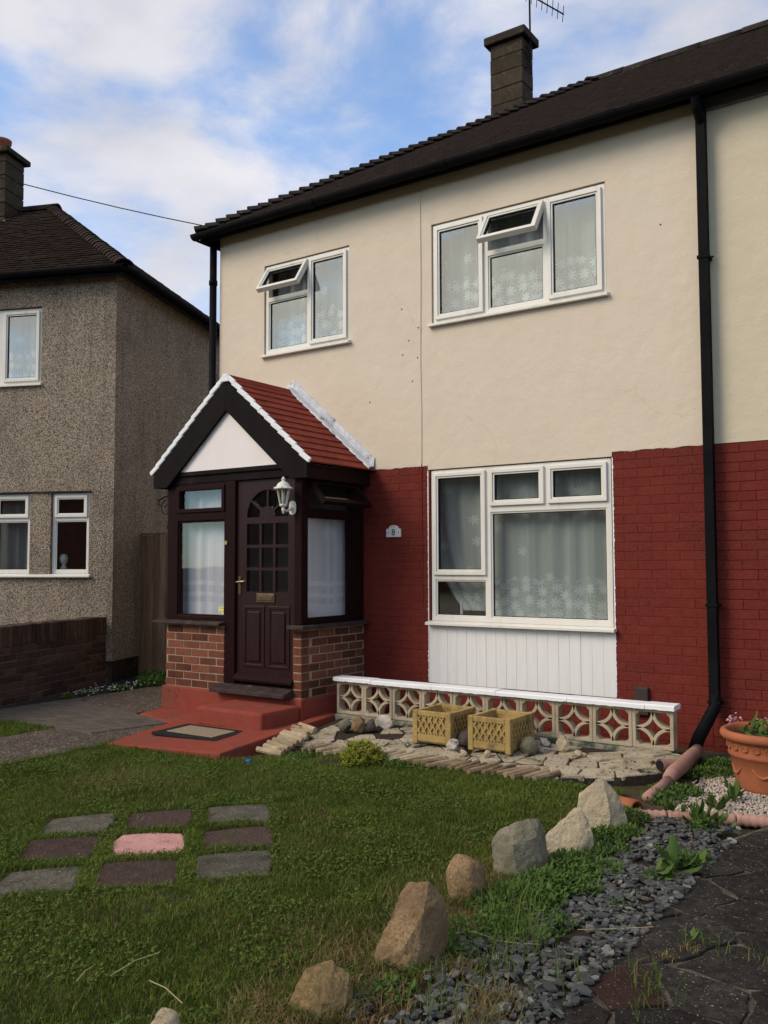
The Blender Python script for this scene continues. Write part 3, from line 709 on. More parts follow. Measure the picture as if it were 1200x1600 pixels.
# eaves
EZ = 5.16
b = MB(); b.box(-2.77, XR, -.175, -.155, 5.055, EZ + .02); b.box(-2.77, -2.75, -.154, 6.55, 5.055, EZ + .02); b.box(-2.749, XR, -.154, .0, 5.145, 5.155); b.build('fascia', 'fascia_black', house)
b = MB(); gutter_mesh(b, (-2.86, -.235, 5.135), (XR, -.235, 5.125), .058); gutter_mesh(b, (-2.825, 6.6, 5.12), (-2.825, -.20, 5.12), .05)
for x in (-1.2, .35, 1.95): gutter_mesh(b, (x, -.235, 5.128), (x + .09, -.235, 5.128), .066)
g = b.build('gutter', 'black_plastic', house)
b = MB(); b.tube([(2.657, -.235, 5.07), (2.657, -.20, 5.0), (2.657, -.07, 4.9)], .036, 12); b.box(2.622, 2.692, -.115, -.045, .42, 5.06); dp = b.build('downpipe', 'black_plastic', house)
b = MB(); b.tube([(2.657, -.08, .46), (2.657, -.09, .36), (2.60, -.32, .17), (2.585, -.40, .08)], [.043, .045, .047, .047], 14); b.build('downpipe_shoe', 'black_plastic', dp, smooth=True)
for z in (3.836, 1.132, .40):
    b = MB(); b.box(2.612, 2.702, -.122, -.01, z - .012, z + .012); b.tube([(2.70, -.06, z), (2.725, -.06, z)], .007, 8); b.build('bracket', 'black_plastic', dp)
b = MB(); b.tube([(-2.735, -.05, 5.10), (-2.735, -.05, .1)], .04, 12)
for z in (4.6, 3.2, 1.6): b.tube([(-2.735, -.05, z), (-2.735, -.05, z + .05)], .048, 12)
b.build('downpipe', 'black_plastic', house, smooth=True)
roof = hip_roof(house, (-2.80, -.2, EZ), (1, 0, 0), (0, 1, 0), XR + 2.80, 3.4, 2.24, 'roof_tile', 'hip_tile', N=41)
# chimney of single concrete blocks
cx0, cx1, cy0, cy1 = -1.105, -.622, 3.6, 3.94
chim = MB(); chim.box(cx0 + .012, cx1 - .012, cy0 + .012, cy1 - .012, 6.2, 8.6); chim = chim.build('chimney', 'chimney_cap', house)
z = 6.42
while z < 8.55:
    hh = .222
    MB().box(cx0 + random.uniform(-.003, .003), cx1 + random.uniform(-.003, .003), cy0 + random.uniform(-.003, .003), cy1, z, min(z + hh - .008, 8.6)).build('block', 'chimney_block', chim, bevel=.008); z += hh
MB().box(cx0 - .07, cx1 + .07, cy0 - .07, cy1 + .07, 8.603, 8.72).build('cap', 'chimney_cap', chim, bevel=.02)
MB().box(cx0 + .02, cx1 - .1, cy0 + .03, cy1 - .03, 8.722, 8.755).build('flaunching', 'chimney_cap', chim, bevel=.012)
b = MB(); b.prism([(cx1 - .08, 7.22), (cx1 + .04, 7.3), (cx1 + .04, 7.42), (cx1 - .08, 7.52)], cy0 - .02, cy1 + .02, 'xzy'); b.build('lead_flashing', 'lead', chim)

aer = thing('television_aerial', 'thin metal television aerial on a mast above the block chimney', 'aerial', (-.56, 3.75, 8.3))
b = MB(); b.tube([(-.585, 3.78, 8.2), (-.585, 3.78, 9.6)], .014, 8); b.build('mast', 'metal_dark', aer)
b = MB(); b.tube([(-.69, 3.66, 9.32), (-.15, 3.93, 8.90)], .010, 6); boom = b.build('boom', 'metal_dark', aer)
MB().box(-.61, -.55, 3.7, 3.79, 9.22, 9.28).build('clamp', 'metal_dark', aer)
for k in range(9):
    t_ = k / 8; p = Vector((-.66, 3.675, 9.297)).lerp(Vector((-.16, 3.925, 8.908)), t_)
    b = MB(); b.tube([p + Vector((.07, -.14, .015)), p - Vector((.07, -.14, .015))], .005, 5); b.build('element', 'metal_dark', aer)
b = MB(); b.tube([(cx1 + .01, 3.7, 8.5), (cx1 + .05, 3.72, 8.42), (cx1 + .02, 3.7, 8.34), (cx1 + .07, 3.72, 8.26), (cx1 + .01, 3.71, 8.18)], .012, 6); b.build('cable_loop', 'metal_dark', aer)

# ------------------------------------------------------------------ the adjoining half
adj = thing('adjoining_house', 'attached half on the right in yellower cream render, beyond the black downpipe', 'house', (5, 0, 0))
b = MB(F0); b.wall(XR + .001, 9., 2.378, 5.2, -.12, .003); b.build('rendered_wall', 'render_b', adj)
b = MB(F0); b.wall(XR + .001, 9., -.05, 2.377, -.12, -.005); lw2 = b.build('painted_brick_wall', 'red_paint_b', adj)
bricks(lw2, (0, 0, 0), (1, 0, 0), (0, -1, 0), XR + .008, 3.75, .0, 2.376, 'red_paint_b', start=.1, off=1, **PB)
b = MB(); b.box(8.88, 9., .121, 6.4, -.05, 5.2); b.box(XR + .01, 8.879, 6.28, 6.4, -.05, 5.2); b.build('side_wall', 'render_b', adj)
b = MB(); b.box(XR + .002, 9.2, -.175, -.155, 5.055, EZ + .02); b.box(XR + .002, 9.2, -.154, .0, 5.145, 5.155); b.build('fascia', 'fascia_black', adj)
b = MB(F0); b.box(XR + .002, 9, .004, .03, 5.03, 5.143); b.build('frieze_board', 'lead', adj)
b = MB(); gutter_mesh(b, (XR + .001, -.235, 5.125), (9.2, -.235, 5.11), .058); b.build('gutter', 'black_plastic', adj)
hip_roof(adj, (XR + .002, -.2, EZ), (1, 0, 0), (0, 1, 0), 6.6, 3.4, 2.24, 'roof_tile', 'hip_tile', N=41, hip=False, side=False)

# ------------------------------------------------------------------ curtains of the house
curtain('net_curtain', F0, -1.98, -.87, 3.70, 4.66, -.20, 'lace_up', 'lace net curtain in the small upstairs window above the porch', folds=6, seed=1)
curtain('net_curtain', F0, .14, 1.82, 3.70, 4.66, -.20, 'lace_up', 'lace net curtain in the wide three-part upstairs window', folds=8, seed=2)
curtain('net_curtain', F0, .60, 1.84, .95, 2.31, -.17, 'lace', 'wide lace net curtain behind the ground floor picture window', folds=6, amp=.012, seed=3)
# swept-aside drape in the narrow left light
b = MB(F0); rr = random.Random(5); cols = 26; uvs = []
for j in range(13):
    z = 1.02 + (2.30 - 1.02) * j / 12; t_ = j / 12
    a0 = -.06 + .38 * (1 - t_) ** 3.; a1 = .72 - .03 * (1 - t_)
    for i in range(cols + 1):
        k = i / cols; b.pt(a0 + (a1 - a0) * k, -.21 + .014 * math.sin(k * 26 + t_ * 1.5), z); uvs.append((k * .55, z - 1.02))
for j in range(12):
    for i in range(cols): k = j * (cols + 1) + i; b.f.append([k, k + 1, k + cols + 2, k + cols + 1])
me = b.mesh('net_curtain', True); lay = me.uv_layers.new(name='cloth'); lay.data.foreach_set('uv', np.array([uvs[l.vertex_index] for l in me.loops], dtype=np.float32).ravel())
tag(link('net_curtain', me, 'lace'), 'gathered lace drape swept aside in the narrow left ground floor light', 'curtain')
b = MB(F0); b.box(.10, 1.84, -.30, -.075, .90, .935); b.build('window_board', 'upvc', house)
t_ = MB(F0); t_.lathe([(.012, 0), (.013, .12), (.009, .17), (.002, .175)], (.345, -.125, .936), 10); tag(t_.build('candle', 'white_print', None), 'thin white candle standing on the ground floor window board', 'candle')
t_ = MB(F0); t_.box(.50, .60, -.15, -.10, .936, .985); tag(t_.build('carton', 'green_card', None, bevel=.004), 'small green carton on the ground floor window board', 'carton')

# number plaque
pl = thing('number_plaque', 'small white house number plaque reading 8 on the red brick', 'plaque', (-.32, -.01, 1.76))
pts = [(-.405, 1.712), (-.237, 1.712), (-.237, 1.79)] + [(-.321 + .058 * math.cos(a), 1.795 + .032 * math.sin(a)) for a in [k * math.pi / 8 for k in range(9)]] + [(-.405, 1.79)]
MB(F0).prism(pts, .002, .016, 'xzy').build('plate', 'plaque', pl, bevel=.003)
def text(body, size, loc, rot, mat, parent, name='digit', ext=.0012):
    cu = bpy.data.curves.new('t', 'FONT'); cu.body = body; cu.size = size; cu.align_x = 'CENTER'; cu.align_y = 'CENTER'; cu.extrude = ext
    to = bpy.data.objects.new('t', cu); COL.objects.link(to)
    dg = bpy.context.evaluated_depsgraph_get(); me = bpy.data.meshes.new_from_object(to.evaluated_get(dg))
    bpy.data.objects.remove(to); me.materials.clear()
    return link(name, me, mat, parent, Matrix.Translation(loc) @ rot)
text('8', .085, (-.321, -.0175, 1.755), Matrix.Rotation(R(90), 4, 'X'), 'plaque_ink', pl)
for dx in (-.06, .06): MB(F0).lathe([(.005, 0), (.004, .003)], (0, 0, 0), 8)
for dx in (-.058, .058):
    b = MB(F0); b.box(-.321 + dx - .005, -.321 + dx + .005, .0155, .0185, 1.75, 1.76); b.build('dot', 'plaque_ink', pl)
b = MB(F0); b.tube([(-.351, .0165, 1.806), (-.336, .0165, 1.813), (-.321, .0165, 1.810), (-.306, .0165, 1.813), (-.291, .0165, 1.806)], .0016, 5); b.build('ornament', 'plaque_ink', pl)

# ================================================================== porch
PY = -.955
PF = frame((0, PY, 0), (1, 0, 0), (0, -1, 0)); PX = -.681
PS = frame((PX, 0, 0), (0, -1, 0), (1, 0, 0))
porch = thing('porch', 'gabled entrance porch with dark brown joinery, brick base and red tiled roof', 'porch', (-1.56, -.5, 0))
b = MB(); b.box(-2.462, -.655, -.985, -.001, -.02, .258); plinth = b.build('plinth', 'red_step', porch, bevel=.012)
b = MB(PF); b.box(-2.43, -1.637, -.11, -.0035, .258, .872); bw = b.build('brick_base', 'mortar', porch)
b = MB(PF); b.box(-.776, -.687, -.11, -.0035, .258, .872); bw1 = b.build('brick_base', 'mortar', porch)
b2 = MB(); b2.box(-.79, PX - .0035, -.842, -.001, .258, .872); bw2 = b2.build('brick_base', 'mortar', porch)
b2 = MB(); b2.box(-2.43, -2.32, -.844, -.001, .258, .872); b2.build('brick_base', 'mortar', porch)
bricks(bw, (0, PY, 0), (1, 0, 0), (0, -1, 0), -2.44, -1.635, .26, .872, 'brick', top=False, D=.1, cham=.003, jit=.002, start=.08)
bricks(bw1, (0, PY, 0), (1, 0, 0), (0, -1, 0), -.783, PX, .26, .872, 'brick', top=False, D=.1025, cham=.003, jit=.002)
bricks(bw2, (PX, 0, 0), (0, -1, 0), (1, 0, 0), .002, .840, .26, .872, 'brick', top=False, D=.03, cham=.003, jit=.002, start=.09)
# sills
b = MB(PF); b.prism([(-.06, .873), (.075, .873), (.075, .895), (-.02, .913), (-.06, .913)], -2.56, -1.636, 'yzx'); b.build('sill', 'sill_wood', porch, bevel=.004)
b = MB(); b.box(-.80, PX + .075, PY - .07, PY + .075, .873, .908); b.box(-.76, PX + .075, PY + .076, .03 - .031, .873, .908); b.build('sill', 'sill_wood', porch, bevel=.006)
# framing: front
b = MB(PF); b.wall(-2.44, -1.63, .913, 2.25, -.09, -.006, [(-2.29, -1.645, .955, 1.885), (-2.262, -1.668, 2.005, 2.19)]); wf = b.build('window_frame', 'brown_wood', porch, bevel=.006)
MB(PF).mitre(-2.29, -1.645, .955, 1.885, .016, -.05, -.02).build('bead', 'brown_wood', wf)
MB(PF).mitre(-2.30, -1.64, 1.965, 2.225, .04, -.05, .008).build('sash', 'brown_wood', wf, bevel=.005)
pane(PF, -2.28, -1.655, .965, 1.875, -.035, wf, 'glass_porch'); pane(PF, -2.262, -1.675, 2.0, 2.19, -.03, wf, 'glass_porch')
stk = MB(PF); stk.box(-1.74, -1.668, -.034, -.0325, .985, 1.05); stk = stk.build('sticker', 'white_print', wf)
for z in (1.035, 1.006): MB(PF).box(-1.735, -1.673, -.0324, -.0318, z - .011, z + .011).build('sticker_print', 'yellow_print', wf)
MB(PF).box(-1.735, -1.70, -.0324, -.0318, .988, .993).build('sticker_print', 'green_card', wf)
b = MB(PF); b.box(-1.629, -1.503, -.09, -.002, .335, 2.25); b.box(-.768, PX - .002, -.09, -.002, .909, 2.25); df = b.build('door_frame', 'brown_wood', porch, bevel=.005)
MB(PF).tube([(-1.612, -.002, 1.662), (-1.612, .012, 1.662)], .02, 12).build('bell_push', 'brass', df)
MB(PF).box(-2.45, PX, -.10, .0, 2.251, 2.36).build('lintel', 'barge_black', porch, bevel=.006)
MB(PF).box(-2.40, -.74, .001, .02, 2.33, 2.372).build('gable_rail', 'barge_black', porch, bevel=.004)
# framing: right side
b = MB(PS); b.wall(.0, .863, .909, 2.25, -.09, -.004, [(.19, .862, .955, 1.89), (.16, .845, 1.965, 2.215)]); sf = b.build('window_frame', 'brown_wood', porch, bevel=.005)
pane(PS, .19, .862, .955, 1.89, -.03, sf, 'glass_porch')
MB(PS).mitre(.19, .862, .955, 1.89, .014, -.05, -.015).build('bead', 'brown_wood', sf)
th = R(40); hz = 2.225
def PSv(u, d, z):
    dz = z - hz; return PS(u, .004 + d * math.cos(th) - dz * math.sin(th), hz + dz * math.cos(th) + d * math.sin(th))
MB(PSv).mitre(.13, .862, 1.945, 2.225, .045, -.03, .014).build('vent_sash', 'brown_wood', sf, bevel=.004); pane(PSv, .17, .822, 1.985, 2.185, -.004, sf, 'glass_porch')
b = MB(PS); b.tube([(.30, -.02, 1.97), (.34, .06, 2.0), (.38, .16, 2.06)], .006, 6); b.build('stay', 'metal_dark', sf)
MB(PS).box(.0, .955, -.10, -.001, 2.251, 2.36).build('lintel', 'barge_black', porch)
# far side and inside
b = MB(); b.box(-2.44, -2.36, -.84, -.001, .873, 2.36); b.build('side_panel', 'brown_wood', porch)
b = MB(); b.box(-2.30, -.80, -.83, -.001, .259, .275); b.build('floor', 'interior_floor', porch)
b = MB(); b.box(-2.34, -.80, -.045, -.006, .276, 2.24); b.build('lobby_wall', 'interior', porch)
# door
dx0, dx1, dz0, dz1 = -1.50, -.771, .362, 2.249; dcx = -1.12; rad = .255
b = MB(PF); D0, D1 = -.075, -.03
b.wall(dx0, dx1, dz0, 1.885, D0, D1, [(-1.377, -.863, 1.2, 1.835)])
n_ = 20
arc = [(dcx + rad * math.cos(math.pi * (1 - k / n_)), 1.895 + rad * math.sin(math.pi * (1 - k / n_))) for k in range(n_ + 1)]
b.box(dx0, arc[0][0], D0, D1, 1.885, dz1); b.box(arc[-1][0], dx1, D0, D1, 1.885, dz1); b.box(arc[0][0], arc[-1][0], D0, D1, 1.885, 1.895)
for k in range(n_):
    (x0, z0), (x1, z1) = arc[k], arc[k + 1]
    b.face([(x0, D1, z0), (x1, D1, z1), (x1, D1, dz1), (x0, D1, dz1)]); b.face([(x0, D0, z0), (x0, D0, dz1), (x1, D0, dz1), (x1, D0, z1)]); b.face([(x0, D0, z0), (x1, D0, z1), (x1, D1, z1), (x0, D1, z0)])
door = b.build('door', 'door_brown', porch)
for i in range(3):
    for j in range(3):
        u0 = -1.377 + i * .1713; z0 = 1.2 + j * .2117
        pane(PF, u0 + .012, u0 + .16, z0 + .012, z0 + .20, -.05, door, 'glass_porch')
b = MB(PF)
for i in (1, 2): b.box(-1.377 + i * .1713 - .014, -1.377 + i * .1713 + .014, -.065, -.032, 1.2, 1.835)
for j in (1, 2):
    for i in range(3): b.box(-1.377 + i * .1713 + (.014 if i else 0), -1.377 + (i + 1) * .1713 - (.014 if i < 2 else 0), -.065, -.032, 1.2 + j * .2117 - .014, 1.2 + j * .2117 + .014)
b.build('glazing_bar', 'door_brown', door)
b = MB(PF)
for a in (38, 90, 142):
    c_, s_ = math.cos(R(a)), math.sin(R(a))
    q = [(dcx + c_ * .08 - s_ * .011, 1.895 + s_ * .08 + c_ * .011), (dcx + c_ * .08 + s_ * .011, 1.895 + s_ * .08 - c_ * .011), (dcx + c_ * .26 + s_ * .011, 1.895 + s_ * .26 - c_ * .011), (dcx + c_ * .26 - s_ * .011, 1.895 + s_ * .26 + c_ * .011)]
    b.prism(q, -.065, -.033, 'xzy')
b.prism([(dcx + .10 * math.cos(k * math.pi / 12), 1.896 + .10 * math.sin(k * math.pi / 12)) for k in range(13)], -.065, -.032, 'xzy')
b.build('fan_spokes', 'door_brown', door)
b = MB(PF); b.prism([(p[0], p[1]) for p in arc], -.052, -.048, 'xzy'); b.build('pane', 'glass_porch', door)
for u0 in (-1.41, -1.105):
    MB(PF).mitre(u0, u0 + .265, .50, 1.07, .03, -.032, -.022).build('moulding', 'door_brown', door, bevel=.008)
    MB(PF).box(u0 + .055, u0 + .21, -.032, -.018, .555, 1.015).build('raised_panel', 'door_brown', door, bevel=.012)
MB(PF).box(-1.244, -1.02, -.032, -.018, 1.10, 1.185).build('letterbox', 'old_brass', door, bevel=.006)
MB(PF).box(-1.222, -1.042, -.018, -.012, 1.12, 1.165).build('letterbox_flap', 'old_brass', door, bevel=.004)
MB(PF).box(-1.478, -1.443, -.031, -.022, 1.17, 1.34).build('handle_plate', 'old_brass', door, bevel=.006)
b = MB(PF); b.tube([(-1.46, -.025, 1.29), (-1.46, .02, 1.29), (-1.44, .028, 1.29), (-1.37, .026, 1.295), (-1.345, .02, 1.30)], [.011, .009, .009, .008, .006], 8); b.build('handle', 'brass', door, smooth=True)
b = MB(PF); b.prism([(-.03, .37), (.03, .37), (.03, .395), (-.018, .44), (-.03, .44)], -1.495, -.776, 'yzx'); b.build('weather_bar', 'brown_wood', door, bevel=.004)
b = MB(PF); b.prism([(-.09, .262), (.13, .262), (.13, .30), (.0, .335), (-.09, .335)], -1.70, -.775, 'yzx'); b.build('threshold', 'sill_wood', porch, bevel=.006)
# gable
rx, rz, ex, ez = -1.585, 3.262, 1.015, 2.385
sl = (rz - ez) / ex
MB(PF).prism([(-2.40, 2.361), (-.77, 2.361), (rx, 3.15)], -.02, .012, 'xzy').build('gable_panel', 'gable_white', porch)
for s_ in (-1, 1):
    q = [(rx, rz - .035), (rx + s_ * 1.005, rz - .035 - sl * 1.005), (rx + s_ * 1.005, 2.225), (rx + s_ * .885, 2.225), (rx + s_ * .86, rz - .34 - sl * .86 + .10), (rx, rz - .335)]
    q = [(rx, rz - .035), (rx + s_ * 1.005, rz - .035 - sl * 1.005), (rx + s_ * 1.005, 2.225), (rx + s_ * .81, 2.225), (rx, rz - .335)]  # board drawn deeper, so its dark shape includes the shadow below it
    MB(PF).prism(q, .022, .052, 'xzy').build('bargeboard', 'barge_black', porch, bevel=.004)
# roof tiles
b = MB()
for s_ in (-1, 1): b.v += [(rx, -1.0, rz - .03), (rx + s_ * ex, -1.0, ez - .03), (rx + s_ * ex, -.001, ez - .03), (rx, -.001, rz - .03)]
b.f = [[0, 3, 2, 1], [4, 5, 6, 7]]; proof = b.build('roof', 'barge_black', porch, fixn=False)
rows = 12; SL = math.hypot(ex, rz - ez)
tm = MB(); tm.box(0, .155, -.1235, .1235, 0, .013); tm = tm.mesh('tile'); tm.materials.append(M['porch_tile'])
vm = MB(); vm.box(-.004, .135, -.014, .014, -.018, .030); vm = vm.mesh('verge'); vm.materials.append(M['white_paint'])
for s_ in (-1, 1):
    dn = Vector((s_ * ex, 0, ez - rz)).normalized(); yy = Vector((0, 1, 0)); nn = dn.cross(yy).normalized()
    if nn.z < 0: nn = -nn
    for i in range(rows):
        base = Vector((rx, 0, rz - .012)) + dn * (i * SL / rows)
        for k in range(4):
            mm = Matrix((dn, yy * (1 if s_ > 0 else 1), nn)).transposed().to_4x4()
            mm.translation = base + yy * (-.001 - .2478 * (k + .5)) + nn * random.uniform(-.001, .002)
            mm = mm @ Matrix.Rotation(R(-5.5), 4, 'Y') if s_ > 0 else mm @ Matrix.Rotation(R(-5.5), 4, 'Y')
            mm = mm @ Matrix.Translation((-.012, 0, -.002))
            link('tile', tm, None, proof, mm)
        mm = Matrix((dn, yy, nn)).transposed().to_4x4(); mm.translation = base + yy * (-1.006 + random.uniform(-.003, .003)) + nn * (.002 + random.uniform(-.003, .003))
        mm = mm @ Matrix.Rotation(R(-5.5), 4, 'Y')
        o = link('verge_mortar', vm, None, proof, mm); bv = o.modifiers.new('bevel', 'BEVEL'); bv.width = .008; bv.segments = 2
b = MB(); b.prism([(rx - .075, rz - .05), (rx - .03, rz + .012), (rx + .03, rz + .012), (rx + .075, rz - .05), (rx, rz + .0)], -1.0, -.001, 'xzy'); b.build('ridge_cap', 'porch_tile', proof, bevel=.008)
MB().prism([(rx - .06, rz - .06), (rx - .028, rz + .018), (rx + .028, rz + .018), (rx + .06, rz - .06)], -1.024, -1.001, 'xzy').build('ridge_end', 'white_paint', proof, bevel=.008)
# painted lead flashing against the wall
b = MB(); n_ = 44
for s_ in (1, -1):
    R0 = len(b.v)
    for i in range(n_ + 1):
        t_ = i / n_; x = rx + s_ * (ex + .03) * t_; z0 = rz + .02 - (rz - ez) * t_ * 1.03
        w_ = .010 * mnoise.noise((i * .9, s_, 0))
        for (y, dz) in ((-.006, .115 + w_), (-.020, .105 + w_), (-.026, .035 + w_ * .5), (-.055, .022), (-.105 + w_ * 1.3, .016 + .3 * w_), (-.108 + w_ * 1.3, -.012)): b.pt(x, y, z0 + dz)
    for i in range(n_):
        for k in range(5): a = R0 + i * 6 + k; b.f.append([a, a + 6, a + 7, a + 1])
b.build('flashing', 'flash_paint', proof, smooth=True)
# eaves boards
MB().box(rx + ex - .06, rx + ex - .035, -.985, -.003, 2.225, ez - .035).build('eaves_board', 'brown_wood', porch, bevel=.004)
MB().box(rx - ex + .035, rx - ex + .06, -.985, -.003, 2.225, ez - .035).build('eaves_board', 'brown_wood', porch, bevel=.004)
MB().box(PX + .002, rx + ex - .061, -.95, -.003, 2.262, 2.272).build('soffit', 'barge_black', porch)
curtain('porch_curtain', PF, -2.42, -1.56, .93, 2.22, -.14, 'sheer', 'white sheer curtain with banded hem in the porch front window', folds=5, amp=.012, seed=4)
curtain('porch_curtain', PS, .01, .86, .93, 1.93, -.14, 'sheer', 'white sheer curtain with banded hem in the porch side window', folds=3, amp=.008, seed=6)

# steps and pad
b = MB(); b.box(-1.445, -.665, -1.49, -.986, .03, .205); st = b.build('door_step', 'red_step', None, bevel=.028); tag(st, 'red painted concrete step below the dark front door', 'step')
b = MB()
padp = [(-1.47, -2.44, .030), (-.33, -2.31, .058), (-.52, -.64, .105), (-.654, -.64, .105), (-.654, -.985, .075), (-2.462, -.985, .032), (-2.40, -1.31, .03), (-1.76, -1.51, .034)]
n_ = len(padp); A = [b.pt(x, y, z) for x, y, z in padp]; B_ = [b.pt(x, y, -.03) for x, y, z in padp]; b.f.append(A)
for k in range(n_): b.f.append([A[k], B_[k], B_[(k + 1) % n_], A[(k + 1) % n_]])
kind(b.build('painted_path', 'red_step', None, bevel=.012), 'structure', 'red painted concrete path pad in front of the step')
matw = thing('doormat', 'coir doormat with black rubber border on the red path', 'doormat', (-1.03, -1.80, .05))
mq = Matrix.Translation((-1.06, -1.80, .052)) @ Matrix.Rotation(R(5), 4, 'Z') @ Matrix.Rotation(R(1.0), 4, 'Y')
for nm, w_, d_, z0, z1, mt in (('border', .34, .225, -.012, .012, 'mat_rubber'), ('coir', .245, .145, .011, .019, 'mat_coir')):
    b = MB(lambda x, y, z: tuple(mq @ Vector((x, y, z)))); b.box(-w_, w_, -d_, d_, z0, z1); b.build(nm, mt, matw, bevel=.004)

# wall lantern
LX, LY, LZ = -.80, PY - .135, 1.93
lan = thing('wall_lantern', 'white coach lantern on a scrolled bracket beside the front door', 'lantern', (LX, PY, LZ))
def hexa(prof, name, mat, seg=6, smooth=False, bevel=0):
    b = MB(); b.lathe(prof, (LX, LY, LZ), seg, True); return b.build(name, mat, lan, smooth=smooth, bevel=bevel)
hexa([(.036, .075), (.068, .235)], 'glass_cage', 'glass_lamp')
b = MB()
for k in range(6):
    a = 2 * math.pi * k / 6; c_, s_ = math.cos(a), math.sin(a)
    b.tube([(LX + .038 * c_, LY + .038 * s_, LZ + .07), (LX + .07 * c_, LY + .07 * s_, LZ + .238)], .006, 6)
b.build('cage_bar', 'lantern', lan)
hexa([(.012, .035), (.034, .05), (.042, .058), (.042, .074), (.03, .076)], 'cage_base', 'lantern', 12, True)
hexa([(.105, .236), (.103, .243), (.076, .262), (.066, .285), (.048, .305), (.022, .318), (.016, .330), (.024, .338), (.018, .35), (.006, .368), (.001, .37)], 'roof', 'lantern', 24, True)
for k in range(6):
    a = 2 * math.pi * k / 6; MB().lathe([(.001, .236), (.009, .243), (.006, .254), (.001, .26)], (LX + .1 * math.cos(a), LY + .1 * math.sin(a), LZ), 8).build('roof_tip', 'lantern', lan, smooth=True)
hexa([(.001, -.03), (.014, -.022), (.010, -.005), (.018, .004), (.018, .03), (.010, .036)], 'pendant', 'lantern', 12, True)
hexa([(.014, .08), (.02, .13), (.018, .19), (.008, .21)], 'bulb', 'white_print', 12, True)
b = MB(); b.tube([(LX, LY, LZ + .02), (LX, LY + .05, LZ + .0), (LX + .01, LY + .09, LZ + .02), (LX + .02, PY - .014, LZ + .04)], [.012, .014, .016, .018], 10); b.build('arm', 'lantern', lan, smooth=True)
b = MB(PF); q = [(LX + .02 + .058 * math.cos(a) * (1 - .15 * math.cos(2 * a)), LZ + .04 + .078 * math.sin(a)) for a in [k * 2 * math.pi / 20 for k in range(20)]]; b.prism(q, .0, .014, 'xzy'); b.build('wall_plate', 'lantern', lan, bevel=.006)

lan.scale = (.84, .84, .84)
# scrolled hanging-basket bracket on the far side of the porch
br = thing('basket_bracket', 'black wrought iron scroll bracket on the left side of the porch', 'bracket', (-2.45, -.85, 2.0))
X0 = -2.446; Yb = -.88
b = MB(); b.tube([(X0 - .004, Yb, 1.72), (X0 - .004, Yb, 2.19)], .008, 6); b.build('back_bar', 'metal_dark', br)
b = MB(); b.tube([(X0 - .004, Yb, 2.16), (X0 - .12, Yb, 2.15), (X0 - .20, Yb, 2.12), (X0 - .21, Yb, 2.07), (X0 - .17, Yb, 2.06)], .007, 6); b.build('arm', 'metal_dark', br)
def spiral(cx, cz, r0, r1, a0, a1, n=22): return [(cx + (r0 + (r1 - r0) * k / n) * math.cos(a0 + (a1 - a0) * k / n), Yb, cz + (r0 + (r1 - r0) * k / n) * math.sin(a0 + (a1 - a0) * k / n)) for k in range(n + 1)]
b = MB(); b.tube(spiral(X0 - .09, 2.03, .085, .02, R(100), R(520)), .006, 6); b.build('scroll', 'metal_dark', br)
b = MB(); b.tube(spiral(X0 - .05, 1.84, .05, .012, R(80), R(-330)), .006, 6); b.build('scroll', 'metal_dark', br)

# ================================================================== the neighbour on the left
NA = R(22.5)
NS = Vector((-math.sin(NA), math.cos(NA), 0)); NL = Vector((-math.cos(NA), -math.sin(NA), 0))
NC = Vector((-4.656, .156, 0))
NF = frame(NC, NL, -NS)
nei = thing('pebbledash_house', 'grey brown pebbledashed house with dark hipped roof on the left', 'house', NC)
UW = (1.05, 2.9, 3.78, 4.80); G1 = (.335, .875, 1.335, 2.375); G2 = (1.165, 2.6, 1.335, 2.375)
b = MB(NF); b.wall(0, 7., .26, 5.22, -.15, 0, [UW, G1, G2]); b.build('pebbledash_wall', 'pebble', nei)
b = MB(NF); b.wall(0, 7., -.05, .259, -.14, -.02); b.build('wall_base', 'chimney_cap', nei)
NSd = frame(NC, NS, -NL)
b = MB(NSd); b.wall(.151, 7., .26, 5.22, -.15, 0); b.build('pebbledash_wall', 'pebble', nei)
b = MB(NSd); b.wall(.141, 7., -.05, .259, -.14, -.02); b.build('wall_base', 'chimney_cap', nei)
b = MB(NF); b.box(.15, 6.9, -3.4, -3.3, .0, 5.2); b.box(.16, 6.9, -3.29, -.16, 2.5, 2.6); b.box(.16, 6.9, -3.29, -.16, 5.1, 5.2); b.box(.16, 6.9, -3.29, -.16, .0, .05); b.box(6.7, 6.8, -3.29, -.16, .06, 2.49); b.box(6.7, 6.8, -3.29, -.16, 2.61, 5.09); b.build('interior_wall', 'interior', nei)
def sunk(u, d, z): return NF(u, d - .03, z)
window(nei, sunk, 1.06, 2.89, 3.80, 4.79, [(1.115, 1.60, 3.85, 4.74, 'sash'), (1.70, 2.20, 3.85, 4.74, 'fixed'), (2.28, 2.84, 3.85, 4.74, 'sash')], sillp=.07)
window(nei, sunk, .34, .87, 1.345, 2.37, [(.385, .825, 1.385, 2.015, 'fixed'), (.392, .818, 2.075, 2.325, 'sash')], sill=False)
window(nei, sunk, 1.17, 2.59, 1.345, 2.37, [(1.215, 1.66, 1.385, 2.015, 'fixed'), (1.222, 1.655, 2.075, 2.325, 'sash'), (1.75, 2.54, 1.385, 2.32, 'fixed')], sill=False)
b = MB(NF); b.prism([(-.1, 1.30), (.05, 1.30), (.05, 1.325), (-.02, 1.343), (-.1, 1.343)], .30, 2.64, 'yzx'); b.build('sill', 'upvc', nei, bevel=.004)
b = MB(NF); b.box(.31, 2.63, -.01, .02, 2.376, 2.392); b.build('drip', 'chimney_cap', nei)
curtain('net_curtain', NF, 1.2, 2.6, 1.36, 2.34, -.22, 'net_plain', 'plain net curtain in the left pebbledash house, ground floor', folds=9, amp=.03, seed=9)
